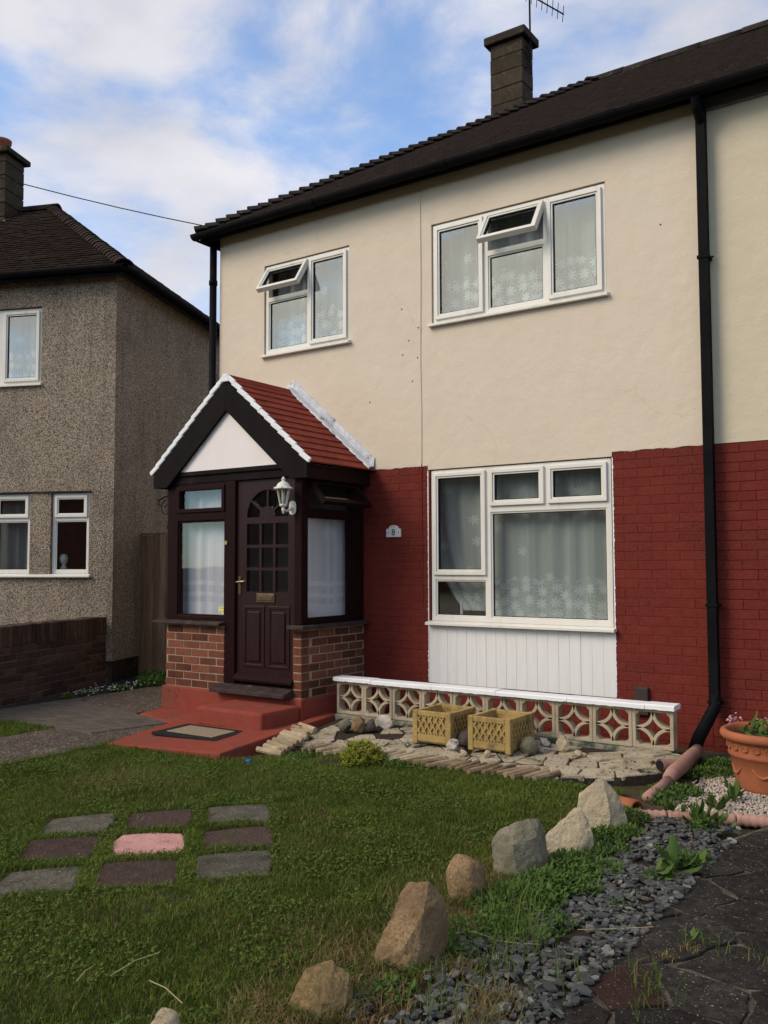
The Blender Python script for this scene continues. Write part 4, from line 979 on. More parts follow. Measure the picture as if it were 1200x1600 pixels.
curtain('net_curtain', NF, 1.08, 2.88, 3.80, 4.78, -.22, 'lace_up', 'net curtain in the upstairs window of the left pebbledash house', folds=6, amp=.02, seed=10)
t_ = MB(NF); t_.lathe([(.03, 0), (.045, .03), (.03, .06), (.02, .075), (.045, .10), (.055, .16), (.04, .20), (.01, .21)], (.77, -.15, 1.385), 12, True); tag(t_.build('vase', 'white_print', None, smooth=True), 'pale vase standing in the narrow ground floor window on the left', 'vase')
NO = NC - NL * .2 - NS * .2 + Vector((0, 0, 5.2))
b = MB(NF); b.box(-.165, 7.2, .14, .17, 5.08, 5.24); b.build('fascia', 'fascia_black', nei)
b = MB(NSd); b.box(-.139, 7., .14, .17, 5.08, 5.24); b.build('fascia', 'fascia_black', nei)
b = MB(NF); b.box(-.139, 7.2, .001, .139, 5.19, 5.2); b.build('soffit', 'fascia_black', nei)
b = MB(NSd); b.box(.001, 7., .001, .139, 5.19, 5.2); b.build('soffit', 'fascia_black', nei)
b = MB(); gutter_mesh(b, NF(7.2, .225, 5.18), NF(-.225, .225, 5.18), .056); gutter_mesh(b, NSd(-.225, .225, 5.178), NSd(7, .225, 5.178), .056); b.build('gutter', 'black_plastic', nei)
hip_roof(nei, NO, NL, NS, 7.4, 2.8, 2.06, 'roof_tile_b', 'roof_tile_b', lift=.35, N=34)
# its chimney, astride the ridge
k0 = 2.1
ch = MB(NF); ch.box(3.12, 3.74, -k0 - .46, -k0, 6.2, 8.0); ch = ch.build('chimney', 'chimney_cap', nei)
z = 6.3
while z < 7.9: MB(NF).box(3.105, 3.755, -k0 - .475, -k0 + .015, z, z + .215).build('block', 'chimney_block', ch, bevel=.01); z += .225
MB(NF).box(3.03, 3.83, -k0 - .55, -k0 + .09, 8.0, 8.09).build('cap', 'chimney_cap', ch, bevel=.02)
b = MB(); b.lathe([(.13, .0), (.125, .16), (.145, .20), (.15, .25), (.13, .26), (.11, .2)], Vector(NF(3.36, -k0 - .24, 8.09)), 20); b.build('chimney_pot', 'pot_red', ch, smooth=True)
for s0, s1 in ((3.09, 3.104),):
    b = MB(NF); b.prism([(-k0 + .04, 6.72), (-k0 + .04, 6.9), (-k0 - .26, 7.08), (-k0 - .49, 7.28), (-k0 - .49, 7.08)], s0, s1, 'yzx'); b.build('lead_flashing', 'lead', ch)
MB(NF).box(3.10, 3.76, -k0 + .016, -k0 + .03, 6.64, 6.86).build('lead_flashing', 'lead', ch)

# the street behind the viewer, mirrored in the panes
sheet('road', [(-60, -22), (60, -22), (60, -14.5), (-60, -14.5)], -.022, 'drive', 'road behind the viewer')
t = thing('opposite_terrace', 'brick terrace across the road, seen only as a dim reflection in the window panes', 'building', (0, -36, 0))
MB().box(-36, 26, -43, -36, -.05, 5.1).build('wall', 'brick', t)
MB().prism([(-43.3, 5.1), (-35.7, 5.1), (-39.5, 7.6)], -36.2, 26.2, 'yzx').build('roof', 'roof_tile', t)

# telephone wire
b = MB(); A_, B_ = Vector((-2.82, -.02, 5.30)), Vector((-8.2, -4.6, 7.35)); b.tube([A_.lerp(B_, k / 14) - Vector((0, 0, .22 * 4 * (k / 14) * (1 - k / 14))) for k in range(15)], .006, 5)
tag(b.build('telephone_wire', 'metal_dark', None), 'thin dark telephone wire running from the eaves corner across the sky', 'wire')

# low brick boundary wall
WA, WB = Vector((-3.55, -3.2, 0)), Vector((-4.64, .06, 0)); wd = (WB - WA).normalized(); wn_ = Vector((wd.y, -wd.x, 0)); WLn = (WB - WA).length
lowall = thing('garden_wall', 'low dark brick garden wall with a soldier course on top at left', 'wall', WA)
WF = frame(WA, wd, wn_)
b = MB(WF); b.box(0, WLn, -.21, -.008, -.05, .60); b.box(0, WLn, -.205, -.012, .60, .81); core = b.build('wall_core', 'wall_mortar', lowall)
bricks(core, WA, wd, wn_, 0, WLn, 0., .60, 'wall_brick', top=False, D=.1, cham=.005, jit=.004)
u = 0.
bmS = brick_mesh(.065, .215, .218, 'wall_brick', .005)
while u < WLn - .06:
    link('brick', bmS, None, lowall, mat_of(WA, wd, wn_) @ Matrix.Translation((u + .035, .004 + random.uniform(-.004, .004), .71 + random.uniform(-.004, .004))) @ Matrix.Rotation(random.uniform(-.02, .02), 4, 'Y')); u += .075
# fence between the houses
fen = thing('fence_panel', 'dark brown wooden board fence between the two houses', 'fence', (-4.8, .85, 0))
x = -5.28; k = 0
while x < -2.85:
    w_ = .118
    b = MB(); b.box(0, w_ - .004, 0, .018, .02, 1.845 + random.uniform(-.006, .006)); o = b.build('board', 'fence_wood', fen, bevel=.003); o.location = (x, .834 + (.008 if k % 2 else 0), 0); x += w_; k += 1
for z in (.35, 1.5): MB().box(-5.28, -2.85, .863, .91, z, z + .07).build('rail', 'fence_wood', fen)
MB().box(-5.30, -2.85, .825, .875, 1.852, 1.875).build('capping', 'fence_wood', fen, bevel=.004)

# driveway slabs
def slab(name, poly, z, mat, label):
    b = MB(); b.prism(poly, -.03, z, 'xyz'); return kind(b.build(name, mat, None, bevel=.008), 'structure', label)
slab('driveway', [(-3.8, -1.02), (-2.47, -1.30), (-2.47, -.99), (-2.47, .75), (-3.95, .75), (-3.8, -.2)], .022, 'drive', 'dark concrete driveway slab beside the porch')
slab('driveway', [(-3.8, -2.2), (-1.98, -2.2), (-1.79, -1.47), (-2.41, -1.325), (-3.8, -1.035)], .024, 'drive_pale', 'weathered concrete driveway slab by the low wall')
slab('driveway', [(-2.45, -9), (-1.5, -9), (-1.495, -2.44), (-1.775, -1.52), (-1.965, -2.215), (-2.45, -2.215)], .020, 'drive', 'pebbled concrete driveway strip along the lawn')
slab('driveway', [(-3.8, -9), (-3.15, -9), (-3.15, -2.215), (-3.8, -2.215)], .020, 'drive_pale', 'far concrete driveway strip')

# ================================================================== foliage helpers
def np_mesh(name, V, Fc, mat, tint=None, parent=None):
    """V (n,3) vertices, Fc (m,k) faces of one size; tint per vertex."""
    V = np.asarray(V, dtype=np.float32); Fc = np.asarray(Fc, dtype=np.int32)
    me = bpy.data.meshes.new(name); n, k = Fc.shape
    me.vertices.add(len(V)); me.vertices.foreach_set('co', V.ravel())
    me.loops.add(n * k); me.loops.foreach_set('vertex_index', Fc.ravel())
    me.polygons.add(n); me.polygons.foreach_set('loop_start', np.arange(0, n * k, k, dtype=np.int32))
    me.update(calc_edges=True)
    if tint is not None:
        a = me.attributes.new('tint', 'FLOAT', 'POINT'); a.data.foreach_set('value', np.asarray(tint, dtype=np.float32))
    return link(name, me, mat, parent)
def inpoly(x, y, poly):
    c = np.zeros(len(x), bool); j = len(poly) - 1
    for i in range(len(poly)):
        xi, yi = poly[i]; xj, yj = poly[j]
        if yi != yj: c ^= ((yi > y) != (yj > y)) & (x < (xj - xi) * (y - yi) / (yj - yi) + xi)
        j = i
    return c
def blades(x, y, z, h, w, lean, rg):
    """Curved two-segment grass blades."""
    n = len(x); a = rg.uniform(0, 2 * np.pi, n); t = rg.uniform(0, 2 * np.pi, n)
    dx, dy = np.cos(a) * w / 2, np.sin(a) * w / 2; lx, ly = np.cos(t) * lean * h, np.sin(t) * lean * h
    V = np.zeros((n, 5, 3), np.float32)
    V[:, 0] = np.stack([x - dx, y - dy, z], 1); V[:, 1] = np.stack([x + dx, y + dy, z], 1)
    mx, my, mz = x + lx * .35, y + ly * .35, z + h * .6
    V[:, 2] = np.stack([mx + dx * .75, my + dy * .75, mz], 1); V[:, 3] = np.stack([mx - dx * .75, my - dy * .75, mz], 1)
    V[:, 4] = np.stack([x + lx, y + ly, z + h * np.sqrt(np.clip(1 - lean ** 2 * .6, .1, 1))], 1)
    k = np.arange(n)[:, None] * 5
    F_ = np.concatenate([k + np.array([[0, 1, 2]]), k + np.array([[0, 2, 3]]), k + np.array([[3, 2, 4]])])
    ti = np.repeat(rg.uniform(0, 1, n), 5)
    return V.reshape(-1, 3), F_, ti
def leaves(P_, L_, W_, rg, up=.5, fold=.25):
    """Diamond leaves folded along the midrib, random heading, tilted up by about `up`."""
    n = len(P_); a = rg.uniform(0, 2 * np.pi, n); e = rg.normal(up, .4, n)
    d = np.stack([np.cos(a) * np.cos(e), np.sin(a) * np.cos(e), np.sin(e)], 1); s_ = np.stack([-np.sin(a), np.cos(a), np.zeros(n)], 1)
    nn = np.cross(d, s_); L_ = np.broadcast_to(L_, n)[:, None]; W_ = np.broadcast_to(W_, n)[:, None]
    V = np.zeros((n, 6, 3), np.float32)
    V[:, 0] = P_; V[:, 1] = P_ + d * L_ * .4 + s_ * W_ * .5 + nn * -fold * W_; V[:, 2] = P_ + d * L_ * .75 + s_ * W_ * .4 + nn * -fold * W_
    V[:, 3] = P_ + d * L_; V[:, 4] = P_ + d * L_ * .75 - s_ * W_ * .4 + nn * -fold * W_; V[:, 5] = P_ + d * L_ * .4 - s_ * W_ * .5 + nn * -fold * W_
    k = np.arange(n)[:, None] * 6
    F_ = np.concatenate([k + np.array([[0, 1, 2, 3]]), k + np.array([[0, 3, 4, 5]])])
    return V.reshape(-1, 3), F_, np.repeat(rg.uniform(0, 1, n), 6)
def merge(parts):
    Vs, Fs, Ts, o = [], [], [], 0
    for V, F_, T in parts: Vs.append(V); Fs.append(F_ + o); Ts.append(T); o += len(V)
    return np.concatenate(Vs), np.concatenate(Fs), np.concatenate(Ts)
def pnoise(x, y, s, seed=0.): return np.array([mnoise.noise((a * s + seed, b_ * s, seed)) for a, b_ in zip(x, y)])

# ================================================================== stepping slabs in the lawn (3 by 3, set diagonally)
SU, SV, SC = Vector((.300, .325)), Vector((.300, -.330)), Vector((.80, -3.955))
smat = [['slab_grey', 'slab_purple', 'slab_grey'], ['slab_purple', 'slab_pink', 'slab_purple'], ['slab_grey', 'slab_purple', 'slab_grey']]
slab_lab = [['grey stepping slab, far left corner of the lawn slab grid', 'purplish stepping slab, middle of the row farthest from view', 'grey stepping slab, far right corner of the lawn slab grid'],
            ['purplish stepping slab left of the pink slab', 'pink painted stepping slab at the centre of the lawn slab grid', 'purplish stepping slab right of the pink slab'],
            ['large grey stepping slab, near left corner of the lawn slab grid', 'purplish stepping slab nearest the viewer, in front of the pink slab', 'grey stepping slab, near right corner of the lawn slab grid']]
SLABS = []
for j in range(3):
    for i in range(3):
        c = SC + SU * (i - 1) + SV * (j - 1); hu, hv = SU.normalized() * .192, SV.normalized() * .184
        rs = random.Random(i * 7 + j)
        pts = []
        for (a, b_) in ((-1, -1), (0, -1), (1, -1), (1, 0), (1, 1), (0, 1), (-1, 1), (-1, 0)):
            k = (.86 if (i, j) == (1, 1) else .93) if abs(a) + abs(b_) == 2 else 1.03
            q = c + hu * a * k + hv * b_ * k + Vector((rs.uniform(-.014, .014), rs.uniform(-.014, .014))); pts.append((q.x, q.y))
        SLABS.append((c, hu, hv))
        tx_, ty_ = rs.uniform(-.035, .035), rs.uniform(-.035, .035); b = MB(lambda X, Y, Z: (X, Y, Z + (X - c.x) * tx_ + (Y - c.y) * ty_)); b.prism(pts, -.03, .010 + rs.uniform(-.004, .004), 'xyz')
        o = b.build('stepping_slab', smat[j][i], None, bevel=.012); tag(o, slab_lab[j][i], 'paving slab', 'stepping slabs in the lawn')

# ================================================================== grass
gr = np.random.default_rng(11)
def slab_mask(x, y, grow):
    m_ = np.zeros(len(x), bool)
    for c, hu, hv in SLABS:
        dx, dy = x - c.x, y - c.y; lu, lv = hu.length, hv.length
        a = (dx * hu.x + dy * hu.y) / lu; b_ = (dx * hv.x + dy * hv.y) / lv
        m_ |= (np.abs(a) < lu * grow) & (np.abs(b_) < lv * grow)
    return m_
n = 430000
# denser near the camera, thinner towards the house, only where the photo can see the lawn
x = gr.uniform(-1.5, 2.75, n); y = gr.uniform(-6.2, -1.5, n)
keep = inpoly(x, y, LAWN) & ~slab_mask(x, y, .90)
keep &= (gr.random(n) < .55 + .9 * np.clip(pnoise(x, y, 2.4, 9.) + .45, 0, 1))
keep &= (y > -6.2 + .0) & ((x + 1.5) * .55 + (y + 4.3) > -.75)       # the corner by the street is out of view
x, y = x[keep], y[keep]
cl = pnoise(x, y, 1.7, 3.); fine = pnoise(x, y, 9., 5.)
edge = slab_mask(x, y, 1.15)
h = (.016 + .022 * gr.random(len(x)) ** 1.5 + .010 * np.clip(cl, -.6, 1) + .008 * fine) * np.where(edge, 1.25, 1.); h = np.clip(h, .008, .08)
V, F_, T = blades(x, y, np.zeros(len(x)), h, .0032 + .0018 * gr.random(len(x)), gr.uniform(.2, .95, len(x)), gr)
T = np.clip(T * .6 + np.repeat(np.clip(fine * .45 + .12, -.1, .5) + .42 * pnoise(x, y, 1.3, 13.) + .25 * pnoise(x, y, 4., 17.), 5), 0, 1)
lawn = np_mesh('grass', V, F_, 'grass', T); kind(lawn, 'stuff', 'short green lawn grass')
n = 42000
x = gr.uniform(-1.5, 2.7, n); y = gr.uniform(-6., -1.5, n); k = inpoly(x, y, LAWN) & ~slab_mask(x, y, .97) & ((x + 1.5) * .55 + (y + 4.3) > -.7); x, y = x[k], y[k]
k = (pnoise(x, y, 2.3, 7.) > .02) | slab_mask(x, y, 1.28); x, y = x[k], y[k]
P_ = np.stack([x, y, gr.uniform(.012, .036, len(x))], 1)
V, F_, T = leaves(P_, .014 + .008 * gr.random(len(x)), .012, gr, .15)
kind(np_mesh('clover', V, F_, 'clover', T), 'stuff', 'clover and daisy leaves through the lawn')
# dry patches and straws
pd = []
for (cx, cy, r_, nn_) in ((-.35, -3.1, .16, 900), (-.55, -3.25, .14, 700), (-.1, -3.0, .1, 300), (1.5, -3.55, .12, 90), (2.05, -4.5, .25, 260), (2.35, -4.15, .2, 260), (2.45, -3.8, .18, 300), (1.2, -3.1, .12, 120), (.3, -2.6, .2, 160), (1.9, -3.2, .2, 200), (1.0, -4.7, .15, 120), (.2, -3.4, .15, 140), (1.7, -2.3, .2, 160), (1.5, -4.9, .2, 180), (2.2, -3.2, .15, 160), (-.9, -2.9, .15, 160)):
    xx = gr.normal(cx, r_, nn_); yy = gr.normal(cy, r_, nn_); pd.append(blades(xx, yy, np.zeros(nn_), gr.uniform(.02, .045, nn_), np.full(nn_, .005), gr.uniform(.3, 1, nn_), gr))
xx = gr.uniform(-1.4, 2.6, 5000); yy = gr.uniform(-5.6, -1.7, 5000); k = inpoly(xx, yy, LAWN) & ~slab_mask(xx, yy, 1.)
pd.append(blades(xx[k], yy[k], np.zeros(k.sum()), gr.uniform(.02, .045, k.sum()), np.full(k.sum(), .004), gr.uniform(.3, 1, k.sum()), gr))
# brown thatch round the row of rocks
for (cx, cy) in ((2.55, -4.8), (2.62, -4.55), (2.6, -4.25), (2.6, -4.05), (2.5, -3.6), (2.55, -3.4), (2.5, -4.95), (2.7, -3.95), (2.62, -5.05), (2.4, -4.5), (2.45, -3.9), (2.72, -4.42), (2.56, -4.42), (2.63, -3.8), (2.66, -3.35), (2.5, -3.38), (2.55, -2.98), (2.72, -4.86), (2.5, -4.88)):
    nn_ = 420; xx = gr.normal(cx, .085, nn_); yy = gr.normal(cy, .1, nn_); pd.append(blades(xx, yy, np.zeros(nn_), gr.uniform(.02, .07, nn_), np.full(nn_, .004), gr.uniform(.3, 1.2, nn_), gr))
gp = []
for (cx, cy, rr_) in ((2.60, -4.80, .12), (2.665, -4.34, .15), (2.54, -3.72, .09), (2.585, -3.28, .13), (2.645, -2.89, .14), (2.625, -2.36, .15)):
    nn_ = 900; aa = gr.uniform(0, 6.28, nn_); q_ = rr_ * gr.uniform(.75, 1.25, nn_); gp.append(blades(cx + q_ * np.cos(aa), cy + q_ * np.sin(aa), np.zeros(nn_), gr.uniform(.02, .07, nn_), np.full(nn_, .0042), gr.uniform(.2, .9, nn_), gr))
V, F_, T = merge(gp); kind(np_mesh('grass', V, F_, 'grass', T), 'stuff', 'grass growing up round the foot of the rocks')
V, F_, T = merge(pd); kind(np_mesh('dry_grass', V, F_, 'grass_dry', T), 'stuff', 'dry straw-coloured grass among the lawn and rocks')
# grass strip between the driveway tracks
n = 9000; x = gr.uniform(-3.15, -2.45, n); y = gr.uniform(-3.6, -2.2, n)
V, F_, T = blades(x, y, np.full(n, -.005), gr.uniform(.025, .06, n), np.full(n, .006), gr.uniform(.2, .9, n), gr); kind(np_mesh('grass', V, F_, 'grass', T), 'stuff', 'grass strip in the middle of the driveway')
# lawn lip over the driveway and path edges
n = 16000; x = gr.uniform(-1.56, -.25, n); y = gr.uniform(-5.2, -2.28, n); k = (np.abs(x + 1.5) < .06) | ((np.abs(y - (-2.44 + (x + 1.47) * .114)) < .05) & (x > -1.5)); x, y = x[k], y[k]
V, F_, T = blades(x, y, np.zeros(len(x)), gr.uniform(.03, .06, len(x)), np.full(len(x), .005), gr.uniform(.3, .9, len(x)), gr); kind(np_mesh('grass', V, F_, 'grass', T), 'stuff', 'longer grass lip along the path edge')
for (a, b_, c_) in (((1.895, -5.08), (1.90, -4.866), .045), ((2.033, -5.026), (2.256, -5.081), .045), ((1.78, -5.06), (1.84, -5.175), .04), ((2.70, -4.10), (2.86, -4.07), .05), ((3.08, -3.80), (3.32, -3.62), .03), ((2.86, -4.07), (3.02, -4.02), .03)):
    s_ = MB(); s_.tube([(a[0], a[1], .03), ((a[0] + b_[0]) / 2, (a[1] + b_[1]) / 2, c_), (b_[0], b_[1], .035)], .0018, 5); kind(s_.build('straw', 'straw', None), 'stuff', 'loose pale straw lying on the lawn')

# ================================================================== rocks
def rock(name, loc, size, mat, label, seed, tilt=(0, 0, 0), cuts=12, sharp=.66, group=None, rough=.07, sub=4, sink=.12, lift=0.):
    import bmesh
    bm = bmesh.new(); bmesh.ops.create_icosphere(bm, subdivisions=sub, radius=1.); rr = random.Random(seed)
    pl_ = []
    for k in range(cuts):
        d = Vector((rr.gauss(0, 1), rr.gauss(0, 1), rr.gauss(0, .8))).normalized(); pl_.append((d, rr.uniform(sharp - .12, sharp + .16)))
    for v in bm.verts:
        p = v.co.copy()
        for d, q in pl_:
            e = p.dot(d) - q
            if e > 0: p -= d * e
        nse = mnoise.fractal(p * 1.9 + Vector((seed, 0, 0)), 1., 2., 5)
        nse2 = mnoise.noise(p * 7 + Vector((seed * 3, 1, 0)))
        v.co = p * (1 + rough * 1.6 * nse + rough * .35 * nse2)
    M_ = Matrix.Rotation(tilt[2], 4, 'Z') @ Matrix.Rotation(tilt[1], 4, 'Y') @ Matrix.Rotation(tilt[0], 4, 'X') @ Matrix.Diagonal((size[0] / 2, size[1] / 2, size[2] / 2, 1))
    bmesh.ops.transform(bm, matrix=M_, verts=bm.verts)
    zmin = min(v.co.z for v in bm.verts); zmax = max(v.co.z for v in bm.verts)
    bmesh.ops.translate(bm, vec=(0, 0, -zmin - sink * (zmax - zmin)), verts=bm.verts)
    me = bpy.data.meshes.new(name); bm.to_mesh(me); bm.free()
    me.polygons.foreach_set('use_smooth', [True] * len(me.polygons))
    o = link(name, me, mat); o.location = (loc[0], loc[1], loc[2] + lift)
    e = o.modifiers.new('split', 'EDGE_SPLIT'); e.split_angle = R(32)
    return tag(o, label, 'rock', group)
GR = 'rocks edging the lawn'
VA = R(35)
def wedge(name, loc, pts, faces, mat, label, seed, group=None, sx=1.12, sm=.22):
    """A split angular stone: convex hull of given points, subdivided and roughened."""
    import bmesh
    bm = bmesh.new()
    for p in pts: bm.verts.new((p[0] * sx, p[1] * sx, p[2]))
    bmesh.ops.convex_hull(bm, input=bm.verts)
    for it in range(4):
        bmesh.ops.subdivide_edges(bm, edges=bm.edges, cuts=1, use_grid_fill=True)
        bmesh.ops.triangulate(bm, faces=bm.faces)
        if it == 0: bmesh.ops.smooth_vert(bm, verts=bm.verts, factor=sm, use_axis_x=True, use_axis_y=True, use_axis_z=True)
    bmesh.ops.recalc_face_normals(bm, faces=bm.faces)
    for v in bm.verts:
        p = v.co; d = mnoise.fractal(p * 9 + Vector((seed, 2, 0)), 1., 2., 5) * .009 + mnoise.noise(p * 34 + Vector((0, seed, 0))) * .0035 + mnoise.noise(p * 80 + Vector((0, 2, seed))) * .0018
        v.co = p + v.normal * d
    me = bpy.data.meshes.new(name); bm.to_mesh(me); bm.free(); me.polygons.foreach_set('use_smooth', [True] * len(me.polygons))
    o = link(name, me, mat); o.location = loc; o.rotation_euler.z = VA
    e = o.modifiers.new('split', 'EDGE_SPLIT'); e.split_angle = R(30); return tag(o, label, 'rock', group)
wedge('rock', (2.60, -4.80, 0), [(-.098, -.03, -.03), (-.095, -.04, .02), (-.04, -.02, .14), (.04, .0, .155), (.08, .0, .115), (.098, .0, -.03), (.0, -.095, -.03), (.01, -.08, .06), (.075, -.06, .05), (0, .09, -.03), (.02, .07, .12)], None, 'rock_ochre', 'dark brown and ochre boulder, second from the bottom of the lawn rock row', 12, GR, 1.25)
wedge('rock', (2.665, -4.34, 0), [(-.125, .0, -.03), (-.12, -.05, .02), (-.075, -.03, .17), (-.045, -.02, .245), (-.01, .0, .285), (.05, .0, .287), (.10, .02, .235), (.12, .02, .08), (.085, -.04, -.03), (0, -.11, -.03), (-.03, -.10, .09), (.03, -.07, .215), (.0, .12, -.03), (.03, .1, .2)], None, 'rock_brown', 'tall tan boulder leaning right, biggest of the lawn rock row', 25, GR, 1.22)
rock('rock', (2.54, -3.72, 0), (.17, .16, .25), 'rock_brown', 'small round topped brown boulder between the tall tan and grey ones', 31, (0, .1, VA), group=GR, sharp=.80, cuts=10, rough=.06)
wedge('rock', (2.585, -3.28, 0), [(-.105, -.05, -.03), (-.11, .0, .15), (-.075, .0, .215), (-.02, -.02, .24), (.035, .0, .262), (.07, .02, .25), (.10, .03, .17), (.105, .0, .03), (.08, -.06, -.03), (-.02, -.10, -.03), (-.04, -.085, .17), (.05, -.05, .20), (0, .10, -.03), (0, .08, .2)], None, 'rock_grey', 'upright grey mossy boulder beside the cream wedge', 44, GR, 1.34)
wedge('rock', (2.645, -2.89, 0), [(-.125, -.07, -.03), (-.135, .05, -.03), (-.12, -.04, .09), (.075, .0, .232), (.06, .05, .22), (.115, -.05, .12), (.125, .06, .12), (.12, -.06, -.03), (.12, .08, -.03), (-.02, -.11, -.03), (.03, -.105, .05)], None, 'rock_cream', 'pale cream wedge shaped stone with a slanting top', 3, GR, 1.08, .04)
wedge('rock', (2.625, -2.36, 0), [(-.13, -.08, -.03), (-.13, .06, -.03), (-.125, -.03, .17), (-.10, .05, .175), (-.045, -.02, .18), (.012, .0, .285), (.02, .03, .27), (.10, -.02, .15), (.135, -.05, -.03), (.14, .08, -.03), (0, -.13, -.03), (.02, -.11, .09), (.12, .05, .14)], None, 'rock_cream', 'pale cream stone with a sharp peak, farthest of the lawn rock row', 7, GR, 1.08, .03)
rock('rock', (2.36, -5.25, 0), (.15, .13, .14), 'rock_cream', 'pale stone cut off by the bottom edge of view', 52, (0, 0, VA), group=GR)


# ================================================================== planting bed below the window
def bedz(y): return .010 + (y + 1.62) / .95 * .080
b = MB()
BED = [(-.46, -.55), (2.62, -.55), (2.60, -1.05), (2.35, -1.28), (1.9, -1.52), (1.1, -1.60), (.15, -1.66), (-.22, -1.80), (-.40, -1.2)]
A = [b.pt(x, y, bedz(y) - .012) for x, y in BED]; b.f.append(A); B2 = [b.pt(x, y, -.03) for x, y in BED]
for k in range(len(BED)): b.f.append([A[k], B2[k], B2[(k + 1) % len(BED)], A[(k + 1) % len(BED)]])
bed = kind(b.build('rockery_bed', 'soil', None), 'structure', 'weathered stone-paved bed below the window')
sheet('soil_strip', [(-.6, 0), (9, 0), (9, -.56), (-.6, -.56)], .012, 'soil_dry', 'bare soil along the house wall')

def voronoi(poly, pts, gap):
    """Cells of pts inside convex poly, each shrunk by gap/2."""
    out = []
    for i, p in enumerate(pts):
        c = list(poly)
        for j, q in enumerate(pts):
            if i == j or (Vector(p) - Vector(q)).length > 1.2: continue
            n_ = (Vector(q) - Vector(p)).normalized(); d = ((Vector(p) + Vector(q)) / 2).dot(n_) - gap / 2
            r_ = []
            for k in range(len(c)):
                a, e = Vector(c[k]), Vector(c[(k + 1) % len(c)]); da, de = a.dot(n_) - d, e.dot(n_) - d
                if da <= 0: r_.append(tuple(a))
                if (da < 0 < de) or (de < 0 < da): r_.append(tuple(a + (e - a) * (da / (da - de))))
            c = r_
            if len(c) < 3: break
        if len(c) >= 3: out.append(c)
    return out
def rough_poly(c, rr, amt=.008, step=.06):
    o = []
    for k in range(len(c)):
        a, e = Vector(c[k]), Vector(c[(k + 1) % len(c)]); n_ = max(1, int((e - a).length / step))
        for q in range(n_):
            p = a.lerp(e, q / n_); o.append((p.x + rr.uniform(-amt, amt), p.y + rr.uniform(-amt, amt)))
    return o
rv = random.Random(21)
pts = []
for k in range(900):
    p = (rv.uniform(-.4, 2.58), rv.uniform(-1.5, -.74))
    if all((Vector(p) - Vector(q)).length > .15 for q in pts): pts.append(p)
for c in voronoi([(-.38, -.72), (2.60, -.72), (2.59, -1.05), (2.35, -1.28), (1.9, -1.52), (.3, -1.60), (-.25, -1.55)], pts, .014):
    if rv.random() < .13: continue
    c = rough_poly(c, rv, .012); tx, ty = rv.uniform(-.08, .08), rv.uniform(-.08, .08); cx = sum(p[0] for p in c) / len(c); cy = sum(p[1] for p in c) / len(c); up_ = rv.uniform(-.008, .010)
    b = MB(); A = [b.pt(x, y, bedz(y) + up_ + (x - cx) * tx + (y - cy) * ty) for x, y in c]; B2 = [b.pt(x, y, bedz(y) - .03) for x, y in c]; b.f.append(A)
    for k in range(len(c)): b.f.append([A[k], B2[k], B2[(k + 1) % len(c)], A[(k + 1) % len(c)]])
    b.build('flagstone', 'flag', bed, bevel=.006)
for (x, y, w_, d_, z0, a) in ((2.43, -.88, .20, .13, .085, .3), (2.46, -1.02, .16, .09, .06, .5), (2.36, -.80, .18, .1, .10, -.2)):
    b = MB(); b.prism(rough_poly([(-w_, -d_), (w_ * .7, -d_ * 1.1), (w_, d_ * .4), (w_ * .2, d_), (-w_ * .9, d_ * .6)], rv, .008), 0, .035, 'xyz'); o = b.build('flagstone', 'flag', bed, bevel=.006); o.location = (x, y, z0 - .01); o.rotation_euler = (.05, -.06, a)

# ------------------------------------------------------------------ screen wall of pierced blocks
SX0, SYF, SYB, SZ0 = -.513, -.659, -.569, .112
scr = thing('screen_block_wall', 'low pierced concrete screen wall with white coping below the window', 'wall', (1, -.6, 0))
b = MB(); b.box(SX0, SX0 + 3.03, SYF - .035, SYB + .03, .0, SZ0 - .002); b.build('footing', 'algae', scr, bevel=.012)
bl = MB(); hw, hh, fw_ = .1505, .1445, .026
bl.mitre(-hw, hw, 0, 2 * hh, fw_, -.045, .045)
iw, ih = hw - fw_, hh - fw_
for sx in (-1, 1):
    for sz in (-1, 1):
        cx, cz = sx * iw, hh + sz * ih
        n_ = 9; ra, rb_ = (iw - .012) * .98, (iw + .014) * .98
        ring = []
        for k in range(n_ + 1):
            a = math.pi / 2 * k / n_; ring.append((-sx * math.cos(a), -sz * math.sin(a) * ih / iw))
        I0 = []
        for (x, z) in ring: I0.append([bl.pt(cx + x * r_, y, cz + z * r_) for r_ in (ra, rb_) for y in (-.036, .038)])
        for k in range(n_):
            p, q = I0[k], I0[k + 1]
            bl.f += [[p[1], q[1], q[3], p[3]], [p[0], p[2], q[2], q[0]], [p[0], q[0], q[1], p[1]], [p[2], p[3], q[3], q[2]]]
        # chamfer fillet in the corner of each opening
        bl.prism([(cx, cz), (cx - sx * .03, cz), (cx, cz - sz * .03)], -.044, .044, 'xzy')
import bmesh as _bm
me = bl.mesh('screen_block'); q = _bm.new(); q.from_mesh(me); _bm.ops.recalc_face_normals(q, faces=q.faces); q.to_mesh(me); q.free(); me.materials.append(M['screen_stone'])
for k in range(10):
    o = link('screen_block', me, None, scr, Matrix.Translation((SX0 + .303 * (k + .5), (SYF + SYB) / 2 + random.uniform(-.003, .003), SZ0 + random.uniform(-.001, .001))))
    bv = o.modifiers.new('bevel', 'BEVEL'); bv.width = .003; bv.segments = 1; bv.limit_method = 'ANGLE'
x = SX0 - .015
